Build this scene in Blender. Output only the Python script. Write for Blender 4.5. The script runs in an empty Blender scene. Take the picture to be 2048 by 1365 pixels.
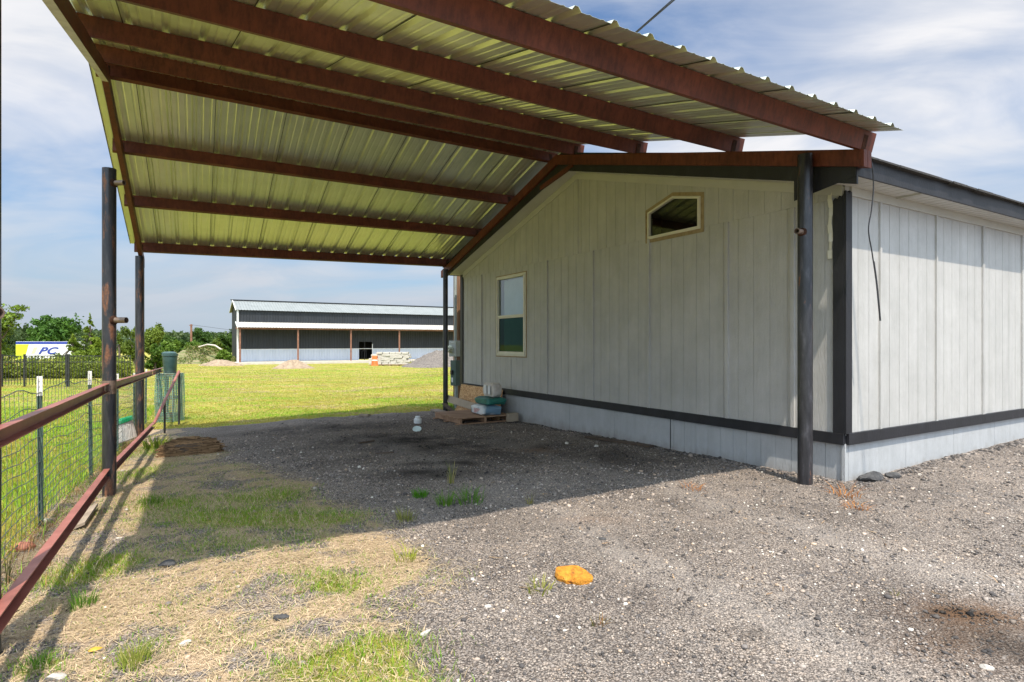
import bpy, math, random
import numpy as np
from mathutils import Vector

R = math.radians
random.seed(7)
rng = np.random.default_rng(11)
scene = bpy.context.scene
COL = scene.collection

# ------------------------------------------------------------------ camera model
F, CX, HY, CAMH = 1161.0, 1024.0, 686.0, 1.5
def ray(px, py): return ((px-CX)/F, (HY-py)/F)

# house frame: u runs along the gable wall (away), v along the long wall (to the right)
U = Vector((-0.5125, 0.8587, 0)).normalized()
V = Vector((0.8587, 0.5125, 0)).normalized()
Z = Vector((0, 0, 1))
O = Vector((3.58, 6.24, 0))
def H(s, t, z): return O + U*s + V*t + Z*z

# ------------------------------------------------------------------ ground
def sstep(a, b, x):
    t = np.clip((x-a)/(b-a), 0, 1)
    return t*t*(3-2*t)
def gz(x, y):
    x = np.asarray(x, float); y = np.asarray(y, float)
    z = -0.0215*np.clip(y-6.5, 0, 7.5) - 0.0096*np.clip(y-14, 0, 70)
    z = z - 0.05*np.clip(-3.0-x, 0, 4.0)*sstep(5, 8, y)
    z = z + 0.028*np.clip(x-3.6, 0, 6)
    near = 1-sstep(14, 26, y)
    z = z + near*(0.010*np.sin(x*2.1+y*1.3)+0.008*np.sin(x*3.7-y*2.9+1)+0.005*np.sin(x*7.3+y*6.1+2))
    return z
def gzf(x, y): return float(gz(x, y))
def G(px, py):
    a, b = ray(px, py)
    Y = CAMH/max(-b, 1e-4)
    for _ in range(30):
        Y = (CAMH-gzf(a*Y, Y))/max(-b, 1e-4)
    return Vector((a*Y, Y, gzf(a*Y, Y)))
def wall_s(px):                       # s on the gable wall for an image column
    a = (px-CX)/F
    return (O.x - a*O.y)/(a*U.y-U.x)
def wall_t(px):                       # t on the long wall
    a = (px-CX)/F
    return (O.x - a*O.y)/(a*V.y-V.x)
def wz(px, py):                       # height of a pixel on the gable wall
    s = wall_s(px); return CAMH+(HY-py)/F*(O.y+U.y*s)

# value noise (for masks and mesh shapes)
_P = rng.random((256, 256))
def vnoise(x, y):
    x = np.asarray(x, float); y = np.asarray(y, float)
    xi = np.floor(x).astype(int); yi = np.floor(y).astype(int)
    fx = x-xi; fy = y-yi
    fx = fx*fx*(3-2*fx); fy = fy*fy*(3-2*fy)
    a = _P[xi & 255, yi & 255]; b = _P[(xi+1) & 255, yi & 255]
    c = _P[xi & 255, (yi+1) & 255]; d = _P[(xi+1) & 255, (yi+1) & 255]
    return (a*(1-fx)+b*fx)*(1-fy)+(c*(1-fx)+d*fx)*fy
def fbm(x, y, o=4):
    s = 0; a = .5; n = 0
    for i in range(o):
        s = s+a*vnoise(np.asarray(x)*2**i+17*i, np.asarray(y)*2**i+31*i); n += a; a *= .5
    return s/n

# ------------------------------------------------------------------ materials
def nodes_of(m):
    m.use_nodes = True
    nt = m.node_tree; nt.nodes.clear()
    return nt
def N(nt, typ, **kw):
    n = nt.nodes.new(typ)
    for k, v in kw.items():
        if k.startswith('i_'):
            key = k[2:]
            key = int(key) if key.isdigit() else key.replace('_', ' ')
            n.inputs[key].default_value = v
        else:
            setattr(n, k, v)
    return n
def ramp(nt, stops, interp='LINEAR'):
    r = nt.nodes.new('ShaderNodeValToRGB')
    r.color_ramp.interpolation = interp
    e = r.color_ramp.elements
    while len(e) > 1: e.remove(e[-1])
    e[0].position = stops[0][0]; e[0].color = (*stops[0][1], 1)
    for p, c in stops[1:]:
        x = e.new(p); x.color = (*c, 1)
    return r
def mixc(nt, fac, a, b, blend='MIX'):
    m = nt.nodes.new('ShaderNodeMix'); m.data_type = 'RGBA'; m.blend_type = blend
    L = nt.links
    for val, idx in ((fac, 0), (a, 6), (b, 7)):
        if hasattr(val, 'links') or isinstance(val, bpy.types.NodeSocket): L.new(val, m.inputs[idx])
        elif isinstance(val, tuple): m.inputs[idx].default_value = (*val, 1)
        else: m.inputs[idx].default_value = val
    return m.outputs[2]
def math_(nt, op, a, b=None, clamp=False):
    m = nt.nodes.new('ShaderNodeMath'); m.operation = op; m.use_clamp = clamp
    for i, v in enumerate((a, b)):
        if v is None: continue
        if isinstance(v, bpy.types.NodeSocket): nt.links.new(v, m.inputs[i])
        else: m.inputs[i].default_value = v
    return m.outputs[0]
def coords(nt, scale=(1, 1, 1), kind='Object'):
    tc = N(nt, 'ShaderNodeTexCoord'); mp = N(nt, 'ShaderNodeMapping')
    mp.inputs['Scale'].default_value = scale
    nt.links.new(tc.outputs[kind], mp.inputs['Vector'])
    return mp.outputs['Vector']
def noise(nt, vec, scale, detail=5, rough=.6, dist=0):
    n = N(nt, 'ShaderNodeTexNoise'); n.inputs['Scale'].default_value = scale
    n.inputs['Detail'].default_value = detail; n.inputs['Roughness'].default_value = rough
    n.inputs['Distortion'].default_value = dist
    nt.links.new(vec, n.inputs['Vector']); return n.outputs['Fac']
def finish(nt, color, rough=.6, metal=0.0, bump=None, bstr=.3, bdist=.01, spec=.5):
    p = N(nt, 'ShaderNodeBsdfPrincipled'); o = N(nt, 'ShaderNodeOutputMaterial')
    for v, k in ((color, 'Base Color'), (rough, 'Roughness'), (metal, 'Metallic')):
        if isinstance(v, bpy.types.NodeSocket): nt.links.new(v, p.inputs[k])
        elif isinstance(v, tuple): p.inputs[k].default_value = (*v, 1)
        else: p.inputs[k].default_value = v
    p.inputs['Specular IOR Level'].default_value = spec
    if bump is not None:
        b = N(nt, 'ShaderNodeBump'); b.inputs['Strength'].default_value = bstr; b.inputs['Distance'].default_value = bdist
        nt.links.new(bump, b.inputs['Height']); nt.links.new(b.outputs[0], p.inputs['Normal'])
    nt.links.new(p.outputs[0], o.inputs[0])
    return p
def mat(name, stops, scale=6, rough=.6, metal=0.0, stretch=(1, 1, 1), bscale=60, bstr=.2, bdist=.004, spec=.5,
        rough2=None, dist=0, detail=6):
    m = bpy.data.materials.new(name); nt = nodes_of(m)
    v = coords(nt, stretch)
    f = noise(nt, v, scale, detail, .62, dist)
    r = ramp(nt, stops); nt.links.new(f, r.inputs[0])
    b = noise(nt, v, bscale, 4)
    ro = rough
    if rough2 is not None:
        rr = N(nt, 'ShaderNodeMapRange'); rr.inputs[3].default_value = rough; rr.inputs[4].default_value = rough2
        nt.links.new(f, rr.inputs[0]); ro = rr.outputs[0]
    finish(nt, r.outputs[0], ro, metal, b if bstr else None, bstr, bdist, spec)
    return m
def attr_mat(name, rough=.7, transl=.0, spec=.2, noise_amt=0.0, bump=0):
    m = bpy.data.materials.new(name); nt = nodes_of(m)
    a = N(nt, 'ShaderNodeAttribute', attribute_name='Col')
    c = a.outputs['Color']
    if noise_amt:
        f = noise(nt, coords(nt), 40, 4)
        rr = ramp(nt, [(.3, (1-noise_amt,)*3), (.7, (1+noise_amt*.5,)*3)]); nt.links.new(f, rr.inputs[0])
        c = mixc(nt, 1.0, c, rr.outputs[0], 'MULTIPLY')
    p = finish(nt, c, rough, 0, noise(nt, coords(nt), bump, 4) if bump else None, .5, .01, spec)
    if transl:
        t = N(nt, 'ShaderNodeBsdfTranslucent'); nt.links.new(c, t.inputs[0])
        mx = N(nt, 'ShaderNodeMixShader'); mx.inputs[0].default_value = transl
        o = [n for n in nt.nodes if n.type == 'OUTPUT_MATERIAL'][0]
        nt.links.new(p.outputs[0], mx.inputs[1]); nt.links.new(t.outputs[0], mx.inputs[2]); nt.links.new(mx.outputs[0], o.inputs[0])
    return m

M = {}
def primer(name, lo, hi):
    m = bpy.data.materials.new(name); nt = nodes_of(m)
    v = coords(nt); f = noise(nt, v, 2.6, 7, .65); f2 = noise(nt, coords(nt, (1, 1, .25)), 24, 5, .7); f3 = noise(nt, v, 75, 4, .75); f4 = noise(nt, v, 9, 8, .75, 1.5)
    b = ramp(nt, [(.28, lo), (.7, hi)]); nt.links.new(f, b.inputs[0])
    d = ramp(nt, [(.36, (.62, .60, .58)), (.55, (1, 1, 1)), (.74, (1.18, 1.15, 1.12))]); nt.links.new(f2, d.inputs[0])
    c = mixc(nt, 1, b.outputs[0], d.outputs[0], 'MULTIPLY')
    ch = ramp(nt, [(.66, (0, 0, 0)), (.74, (.55,)*3)]); nt.links.new(f4, ch.inputs[0])
    c = mixc(nt, ch.outputs[0], c, (.27, .13, .08))
    sp = ramp(nt, [(.70, (0, 0, 0)), (.75, (.8,)*3)]); nt.links.new(f3, sp.inputs[0])
    c = mixc(nt, sp.outputs[0], c, (.33, .13, .045))
    rr = math_(nt, 'ADD', math_(nt, 'MULTIPLY', f2, .3), .42)
    finish(nt, c, rr, 0, f3, .25, .003, .35)
    return m
M['primer'] = primer('red_primer_steel', (.080, .021, .012), (.172, .046, .026))
M['primer_pale'] = mat('pale_primer_flange', [(.3, (.36, .30, .29)), (.6, (.50, .45, .44)), (.8, (.3, .2, .17))], 7, .5)
M['rail'] = mat('rail_primer', [(.25, (.17, .055, .040)), (.55, (.29, .10, .075)), (.8, (.38, .17, .135))], 4, .45, 0, (1, 1, 1), 120, .15)
M['weld'] = mat('burnt_weld', [(.3, (.022, .014, .011)), (.7, (.085, .035, .02))], 18, .85, spec=.15)

def pipe_mat(name, rustiness):
    m = bpy.data.materials.new(name); nt = nodes_of(m)
    v = coords(nt, (1, 1, .22)); v2 = coords(nt)
    f = noise(nt, v, 16, 7, .7); f2 = noise(nt, v2, 55, 5, .7); f3 = noise(nt, coords(nt, (1, 1, .35)), 5, 4)
    base = ramp(nt, [(.3, (.016, .016, .019)), (.55, (.04, .04, .045)), (.75, (.11, .11, .125))]); nt.links.new(f, base.inputs[0])
    rust = ramp(nt, [(.3, (.09, .038, .022)), (.7, (.26, .115, .06))]); nt.links.new(f2, rust.inputs[0])
    k = math_(nt, 'ADD', math_(nt, 'MULTIPLY', f, .6), math_(nt, 'MULTIPLY', f3, .55))
    rm = ramp(nt, [(.66-rustiness*.14, (0, 0, 0)), (.72-rustiness*.10, (1, 1, 1))]); nt.links.new(k, rm.inputs[0])
    c = mixc(nt, rm.outputs[0], base.outputs[0], rust.outputs[0])
    rr = math_(nt, 'ADD', math_(nt, 'MULTIPLY', rm.outputs[0], .35), .30)
    finish(nt, c, rr, 0.25, f2, .25, .003)
    return m
M['pipe'] = pipe_mat('black_steel_pipe', -.1)
M['pipe_rusty'] = pipe_mat('rusty_steel_pipe', .45)
M['stub'] = mat('bare_pipe_stub', [(.3, (.10, .065, .045)), (.6, (.24, .17, .13)), (.8, (.16, .08, .05))], 14, .45, .4)
M['dark'] = mat('dark_void', [(.3, (.006, .006, .006)), (.7, (.012, .011, .010))], 5, .8)

# galvalume sheet
def galv():
    m = bpy.data.materials.new('galvalume_sheet'); nt = nodes_of(m)
    v = coords(nt)
    f = noise(nt, v, 3.0, 5); f2 = noise(nt, v, 90, 3)
    r = ramp(nt, [(.3, (.68, .71, .575)), (.6, (.76, .79, .65)), (.8, (.80, .82, .71))]); nt.links.new(f, r.inputs[0])
    sp = ramp(nt, [(.70, (1, 1, 1)), (.76, (.55, .48, .38))]); nt.links.new(noise(nt, v, 22, 6, .8), sp.inputs[0])
    c = mixc(nt, 1.0, r.outputs[0], sp.outputs[0], 'MULTIPLY')
    rr = math_(nt, 'ADD', math_(nt, 'MULTIPLY', f, .15), .27)
    finish(nt, c, rr, .78, f2, .06, .002)
    return m
M['galv'] = galv()
M['galv_lip'] = mat('sheet_lap_edge', [(.3, (.03, .03, .025)), (.7, (.07, .065, .05))], 9, .6)  # dirty lap edge, with the seam's thin shadow line painted in as dark colour

def siding(name, lo, hi, dirt=False):
    m = bpy.data.materials.new(name); nt = nodes_of(m)
    v = coords(nt, (1, 1, .13)); v2 = coords(nt)
    g = noise(nt, v, 55, 6, .65, 1.2); w = noise(nt, v2, 1.7, 6, .7); w2 = noise(nt, coords(nt, (1, 1, .08)), 9, 5)
    r = ramp(nt, [(.32, tuple(q*.95 for q in lo)), (.66, tuple(q*1.03 for q in hi))]); nt.links.new(w, r.inputs[0])
    st = ramp(nt, [(.3, (.90, .90, .89)), (.62, (1, 1, 1))]); nt.links.new(w2, st.inputs[0])
    c = mixc(nt, 1, r.outputs[0], st.outputs[0], 'MULTIPLY')
    if dirt:
        sz = N(nt, 'ShaderNodeSeparateXYZ'); nt.links.new(coords(nt), sz.inputs[0])
        k = math_(nt, 'ADD', math_(nt, 'MULTIPLY', sz.outputs[2], -2.6), math_(nt, 'MULTIPLY', noise(nt, coords(nt, (1, 1, .5)), 7, 6, .7), 1.3))
        dr = ramp(nt, [(.42, (0, 0, 0)), (.95, (.55,)*3)]); nt.links.new(k, dr.inputs[0]); c = mixc(nt, dr.outputs[0], c, (.20, .17, .14))
    finish(nt, c, .55, 0, g, .9, .009, .35)
    return m
M['siding'] = siding('grey_painted_siding', (.43, .42, .40), (.475, .463, .443))
M['skirt'] = siding('grey_painted_skirting', (.40, .41, .42), (.45, .46, .47), True)
M['black_trim'] = mat('black_painted_wood', [(.3, (.007, .007, .009)), (.6, (.014, .014, .018)), (.8, (.032, .032, .038))], 5, .55, 0, (1, 1, .5), 45, .6, .005)
M['soffit'] = mat('vinyl_soffit', [(.3, (.50, .49, .455)), (.7, (.56, .55, .52))], 2, .5)
M['frieze'] = mat('frieze_paint', [(.3, (.43, .42, .38)), (.7, (.48, .47, .43))], 3, .55, 0, (1, 1, 1), 40, .3)
M['shingle'] = mat('dark_shingles', [(.3, (.016, .015, .015)), (.7, (.06, .055, .05))], 25, .9, 0, (1, 1, 1), 80, .8, .01)
M['vinyl'] = mat('cream_window_vinyl', [(.3, (.60, .57, .46)), (.7, (.70, .67, .56))], 5, .4)
M['primer_edge'] = mat('bare_caulk_edge', [(.3, (.24, .17, .085)), (.7, (.36, .28, .16))], 12, .8)
M['blind'] = mat('blind_slats', [(.3, (.66, .69, .70)), (.7, (.76, .78, .79))], 3, .5, bstr=0)
M['meter_grey'] = mat('meter_grey', [(.3, (.33, .35, .34)), (.7, (.42, .44, .43))], 5, .5)
M['meter_green'] = mat('breaker_green', [(.3, (.05, .085, .08)), (.7, (.075, .125, .115))], 5, .5)
M['meter_dial'] = mat('meter_dial', [(.3, (.48, .50, .40)), (.7, (.60, .62, .50))], 8, .25)
M['conduit'] = mat('grey_conduit', [(.3, (.24, .27, .27)), (.7, (.36, .39, .38))], 6, .5)
M['pole_wood'] = mat('pole_wood', [(.3, (.09, .045, .022)), (.55, (.19, .10, .055)), (.8, (.30, .18, .10))], 9, .85, 0, (1, 1, .1), 50, .5, .006)
M['wood'] = mat('pallet_wood', [(.3, (.19, .10, .055)), (.55, (.33, .20, .12)), (.8, (.44, .30, .19))], 7, .8, 0, (.25, 1, 1), 60, .5, .005)
M['wood_grey'] = mat('weathered_wood', [(.3, (.16, .12, .09)), (.7, (.34, .27, .20))], 7, .85, 0, (.3, 1, 1), 60, .5, .005)
M['wood_dark'] = mat('damp_dark_wood', [(.3, (.035, .024, .017)), (.7, (.11, .075, .05))], 7, .85, 0, (.3, 1, 1), 60, .5, .005)
M['tan_board'] = mat('tan_board', [(.3, (.30, .24, .17)), (.7, (.38, .31, .23))], 4, .8)
def osb():
    m = bpy.data.materials.new('osb_board'); nt = nodes_of(m)
    vo = N(nt, 'ShaderNodeTexVoronoi'); vo.inputs['Scale'].default_value = 26
    nt.links.new(coords(nt, (1, 1, 2.0)), vo.inputs['Vector'])
    r = ramp(nt, [(.0, (.30, .14, .045)), (.35, (.47, .25, .10)), (.7, (.62, .38, .18)), (1, (.72, .50, .28))]); nt.links.new(vo.outputs['Color'], r.inputs[0])
    finish(nt, r.outputs[0], .7, 0, vo.outputs['Distance'], .4, .005)
    return m
M['osb'] = osb()
M['green_post'] = mat('green_t_post', [(.3, (.030, .062, .050)), (.6, (.06, .105, .085)), (.8, (.17, .23, .21))], 12, .5)
M['white_paint'] = mat('white_post_paint', [(.35, (.72, .70, .66)), (.65, (.80, .78, .74)), (.8, (.45, .38, .32))], 14, .5)
M['wire'] = mat('fence_wire', [(.3, (.06, .075, .075)), (.7, (.16, .185, .18))], 30, .45, .4, bstr=0)
M['iron'] = mat('black_iron', [(.3, (.014, .014, .015)), (.7, (.035, .035, .037))], 8, .45)
M['cable'] = mat('black_cable', [(.3, (.012, .012, .014)), (.7, (.025, .025, .03))], 8, .45)
M['plastic_white'] = mat('white_plastic', [(.3, (.66, .68, .68)), (.7, (.76, .78, .78))], 6, .35)
M['plastic_lid'] = mat('pale_lid', [(.3, (.55, .66, .66)), (.7, (.66, .76, .76))], 6, .3)
M['plastic_green'] = mat('green_plastic', [(.3, (.008, .22, .085)), (.7, (.015, .32, .12))], 6, .35)
M['bin_green'] = mat('dark_green_plastic', [(.3, (.025, .055, .055)), (.6, (.05, .10, .095)), (.8, (.12, .2, .19))], 5, .4)
M['net'] = mat('green_net', [(.3, (.10, .22, .17)), (.7, (.20, .36, .28))], 15, .7)
M['bag_white'] = mat('paper_bag', [(.3, (.46, .40, .34)), (.6, (.60, .55, .49)), (.8, (.48, .36, .28))], 9, .7, bscale=25, bstr=.5, bdist=.01)
M['bag_teal'] = mat('teal_bag', [(.35, (.012, .10, .085)), (.6, (.02, .17, .13)), (.75, (.14, .055, .03))], 6, .4, bscale=20, bstr=.5, bdist=.01)
M['bag_blue'] = mat('blue_white_bag', [(.42, (.62, .64, .65)), (.5, (.50, .55, .58)), (.55, (.16, .27, .36)), (.8, (.12, .22, .32))], 3.0, .45, bscale=20, bstr=.5, bdist=.01, detail=1)
M['print_red'] = mat('bag_print', [(.3, (.35, .06, .06)), (.7, (.65, .6, .58))], 40, .5)
M['label_white'] = mat('label_white', [(.3, (.62, .62, .62)), (.7, (.72, .72, .72))], 9, .5)
M['yellow_stone'] = mat('ochre_stone', [(.30, (.16, .05, .010)), (.42, (.46, .17, .012)), (.6, (.58, .25, .02)), (.76, (.62, .33, .07))], 26, .85, bscale=70, bstr=1, bdist=.016)
M['limestone'] = mat('white_limestone', [(.3, (.33, .30, .26)), (.55, (.48, .45, .40)), (.75, (.25, .21, .17))], 8, .85, bscale=24, bstr=.9, bdist=.01)
M['asphalt'] = mat('asphalt_lump', [(.3, (.025, .025, .027)), (.6, (.07, .068, .068)), (.8, (.17, .16, .15))], 22, .9, bscale=60, bstr=.8, bdist=.012)
M['leaf_yellow'] = mat('yellow_leaf', [(.3, (.42, .24, .02)), (.7, (.55, .36, .05))], 12, .6)
M['orange_pl'] = mat('orange_plastic', [(.3, (.62, .13, .03)), (.7, (.76, .20, .06))], 3, .5)
M['brick'] = mat('red_brick', [(.3, (.30, .10, .06)), (.7, (.45, .19, .12))], 14, .85)
M['barn_dark'] = mat('dark_barn_metal', [(.3, (.010, .012, .016)), (.7, (.020, .024, .031))], 1.5, .6, 0, (1, 1, .15), bstr=0)
M['barn_light'] = mat('light_barn_metal', [(.3, (.46, .50, .57)), (.7, (.54, .58, .65))], 1.5, .45, .1, (1, 1, .2), bstr=0)
M['barn_roof'] = mat('galvalume_barn_roof', [(.3, (.20, .215, .21)), (.7, (.255, .27, .265))], 1.2, .6, .2, bstr=0)
M['barn_roof2'] = mat('lean_to_roof', [(.3, (.40, .38, .35)), (.7, (.48, .455, .42))], 1.2, .6, .1, bstr=0)
M['barn_trim'] = mat('white_barn_trim', [(.3, (.62, .62, .60)), (.7, (.70, .70, .68))], 3, .5, bstr=0)
M['concrete'] = mat('concrete_slab', [(.3, (.42, .37, .32)), (.7, (.55, .49, .43))], 3, .9)
M['rust_post'] = mat('rust_post', [(.3, (.15, .06, .035)), (.7, (.30, .15, .10))], 4, .7)
M['dirt'] = mat('tan_dirt', [(.3, (.17, .12, .08)), (.5, (.27, .20, .135)), (.66, (.34, .26, .18)), (.76, (.14, .18, .04))], 3.5, .95, bscale=12, bstr=.8, bdist=.05)
M['pile'] = mat('crushed_gravel_pile', [(.3, (.055, .047, .042)), (.5, (.14, .12, .105)), (.75, (.26, .22, .19))], 9, .95, bscale=14, bstr=1, bdist=.06)
M['bark'] = mat('bark', [(.3, (.05, .038, .028)), (.7, (.15, .115, .085))], 12, .9, 0, (1, 1, .2), 30, .6, .02)
M['trailer_yellow'] = mat('trailer_yellow', [(.3, (.58, .66, .02)), (.7, (.66, .74, .03))], 2, .4, bstr=0)
M['trailer_white'] = mat('trailer_white', [(.3, (.62, .63, .64)), (.7, (.70, .71, .72))], 2, .4, bstr=0)
M['trailer_blue'] = mat('trailer_blue', [(.3, (.018, .035, .25)), (.7, (.03, .055, .33))], 2, .4, bstr=0)
M['rubber'] = mat('rubber', [(.3, (.012, .012, .012)), (.7, (.03, .03, .03))], 8, .8)
M['red_paint'] = mat('red_paint', [(.3, (.45, .02, .015)), (.7, (.55, .04, .03))], 5, .4, bstr=0)
M['grass'] = attr_mat('grass_blades', .6, .35, .15)
M['straw'] = attr_mat('straw_strands', .8, .1, .15)
M['leaf'] = attr_mat('tree_leaves', .55, .3, .25)
M['stone'] = attr_mat('gravel_stones', .9, 0, .25, .25)
M['stem'] = mat('weed_stem', [(.3, (.06, .07, .02)), (.7, (.14, .12, .05))], 9, .8)

def glass(name, tint, fac, gc=(.9, .95, .95)):
    m = bpy.data.materials.new(name); nt = nodes_of(m)
    t = N(nt, 'ShaderNodeBsdfTransparent'); t.inputs[0].default_value = (*tint, 1)
    g = N(nt, 'ShaderNodeBsdfGlossy'); g.inputs['Roughness'].default_value = .03; g.inputs[0].default_value = (*gc, 1)
    fr = N(nt, 'ShaderNodeFresnel'); fr.inputs[0].default_value = 1.5
    k = math_(nt, 'ADD', math_(nt, 'MULTIPLY', fr.outputs[0], 1.1), fac, True)
    mx = N(nt, 'ShaderNodeMixShader'); o = N(nt, 'ShaderNodeOutputMaterial')
    nt.links.new(k, mx.inputs[0]); nt.links.new(t.outputs[0], mx.inputs[1]); nt.links.new(g.outputs[0], mx.inputs[2]); nt.links.new(mx.outputs[0], o.inputs[0])
    return m
M['pane_clear'] = glass('upper_window_glass', (.78, .90, .93), .12)
M['pane_screen'] = glass('lower_window_screened_glass', (.13, .30, .25), -.02, (.35, .48, .43))
M['pane_dark'] = glass('dark_window_glass', (.4, .42, .42), .02)

def ground_mat():
    m = bpy.data.materials.new('ground_cover'); nt = nodes_of(m); L = nt.links
    a = N(nt, 'ShaderNodeAttribute', attribute_name='Col'); sp = N(nt, 'ShaderNodeSeparateColor'); L.new(a.outputs['Color'], sp.inputs[0])
    a2 = N(nt, 'ShaderNodeAttribute', attribute_name='Stain'); sp2 = N(nt, 'ShaderNodeSeparateColor'); L.new(a2.outputs['Color'], sp2.inputs[0])
    v = coords(nt)
    # gravel
    vo = N(nt, 'ShaderNodeTexVoronoi'); vo.inputs['Scale'].default_value = 85; L.new(v, vo.inputs['Vector'])
    vo2 = N(nt, 'ShaderNodeTexVoronoi'); vo2.inputs['Scale'].default_value = 150; L.new(v, vo2.inputs['Vector'])
    big = noise(nt, v, 1.1, 5); fine = noise(nt, v, 260, 3, .7); mid = noise(nt, v, 9, 5)
    sc = N(nt, 'ShaderNodeSeparateColor'); L.new(vo.outputs['Color'], sc.inputs[0])
    sc2 = N(nt, 'ShaderNodeSeparateColor'); L.new(vo2.outputs['Color'], sc2.inputs[0])
    g1 = ramp(nt, [(.0, (.11, .096, .088)), (.35, (.215, .186, .165)), (.7, (.315, .268, .232)), (.9, (.40, .325, .265)), (.985, (.58, .51, .44))]); L.new(sc.outputs[0], g1.inputs[0])
    g2 = ramp(nt, [(.0, (.08, .072, .068)), (.5, (.23, .202, .182)), (.9, (.42, .352, .30)), (1, (.65, .6, .53))]); L.new(sc2.outputs[1], g2.inputs[0])
    gc = mixc(nt, .5, g1.outputs[0], g2.outputs[0])
    bt = ramp(nt, [(.3, (.70, .68, .67)), (.5, (1, .99, .98)), (.7, (1.25, 1.21, 1.16))]); L.new(big, bt.inputs[0])
    gc = mixc(nt, 1, gc, bt.outputs[0], 'MULTIPLY')
    gap = ramp(nt, [(.02, (1.08, 1.07, 1.06)), (.5, (1, 1, 1)), (.85, (.42, .41, .41))]); L.new(math_(nt, 'MULTIPLY', vo.outputs['Distance'], 1.25), gap.inputs[0])
    gc = mixc(nt, 1, gc, gap.outputs[0], 'MULTIPLY')
    # oil stains (dark), pale dust, rust tint
    gc = mixc(nt, math_(nt, 'MULTIPLY', sp2.outputs[0], .85), gc, (.022, .017, .014))
    gc = mixc(nt, math_(nt, 'MULTIPLY', sp2.outputs[1], .55), gc, (.36, .325, .295))
    rust = mixc(nt, .6, gc, (.20, .105, .05))
    gc = mixc(nt, sp2.outputs[2], gc, rust)
    # lawn
    gn = noise(nt, v, 0.55, 6, .65); gn2 = noise(nt, coords(nt, (1, 2.2, 1)), 3.5, 6, .7); gn3 = noise(nt, v, 45, 5, .75)
    l1 = ramp(nt, [(.34, (.15, .19, .022)), (.45, (.27, .265, .045)), (.55, (.37, .325, .085)), (.68, (.46, .37, .16))])
    L.new(math_(nt, 'ADD', math_(nt, 'MULTIPLY', gn, .5), math_(nt, 'MULTIPLY', gn2, .5)), l1.inputs[0])
    lb = ramp(nt, [(.34, (.62, .74, .55)), (.5, (1, 1, 1)), (.66, (1.12, .98, 1.15))]); L.new(noise(nt, coords(nt, (.45, 1, 1)), .32, 6, .7), lb.inputs[0])
    l3 = ramp(nt, [(.28, (.42, .46, .36)), (.5, (1, 1, 1)), (.75, (1.35, 1.3, 1.25))]); L.new(gn3, l3.inputs[0])
    lc = mixc(nt, 1, mixc(nt, 1, l1.outputs[0], l3.outputs[0], 'MULTIPLY'), lb.outputs[0], 'MULTIPLY')
    # straw
    s3 = noise(nt, coords(nt, (1, 1, 1)), 70, 6, .75, 2.0)
    st = ramp(nt, [(.3, (.13, .09, .058)), (.43, (.33, .23, .14)), (.57, (.52, .395, .27)), (.75, (.68, .54, .385))]); L.new(s3, st.inputs[0])
    # masks broken with noise
    def brk(sock, amt=.55):
        k = math_(nt, 'ADD', sock, math_(nt, 'MULTIPLY', math_(nt, 'SUBTRACT', noise(nt, v, 14, 6, .7), .5), amt*2))
        r = N(nt, 'ShaderNodeMapRange'); r.inputs[1].default_value = .38; r.inputs[2].default_value = .62
        L.new(k, r.inputs[0]); return r.outputs[0]
    c = mixc(nt, brk(sp.outputs[2], .6), gc, st.outputs[0])
    c = mixc(nt, brk(sp.outputs[1], .3), c, lc)
    h = math_(nt, 'ADD', math_(nt, 'MULTIPLY', vo.outputs['Distance'], -1.0), math_(nt, 'MULTIPLY', mid, 1.2))
    h = math_(nt, 'ADD', h, math_(nt, 'MULTIPLY', vo2.outputs['Distance'], -.35))
    h = math_(nt, 'ADD', h, math_(nt, 'MULTIPLY', gn3, math_(nt, 'MULTIPLY', sp.outputs[1], 2.0)))
    finish(nt, c, .95, 0, h, .9, .014, .15)
    return m
M['ground'] = ground_mat()

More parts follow.
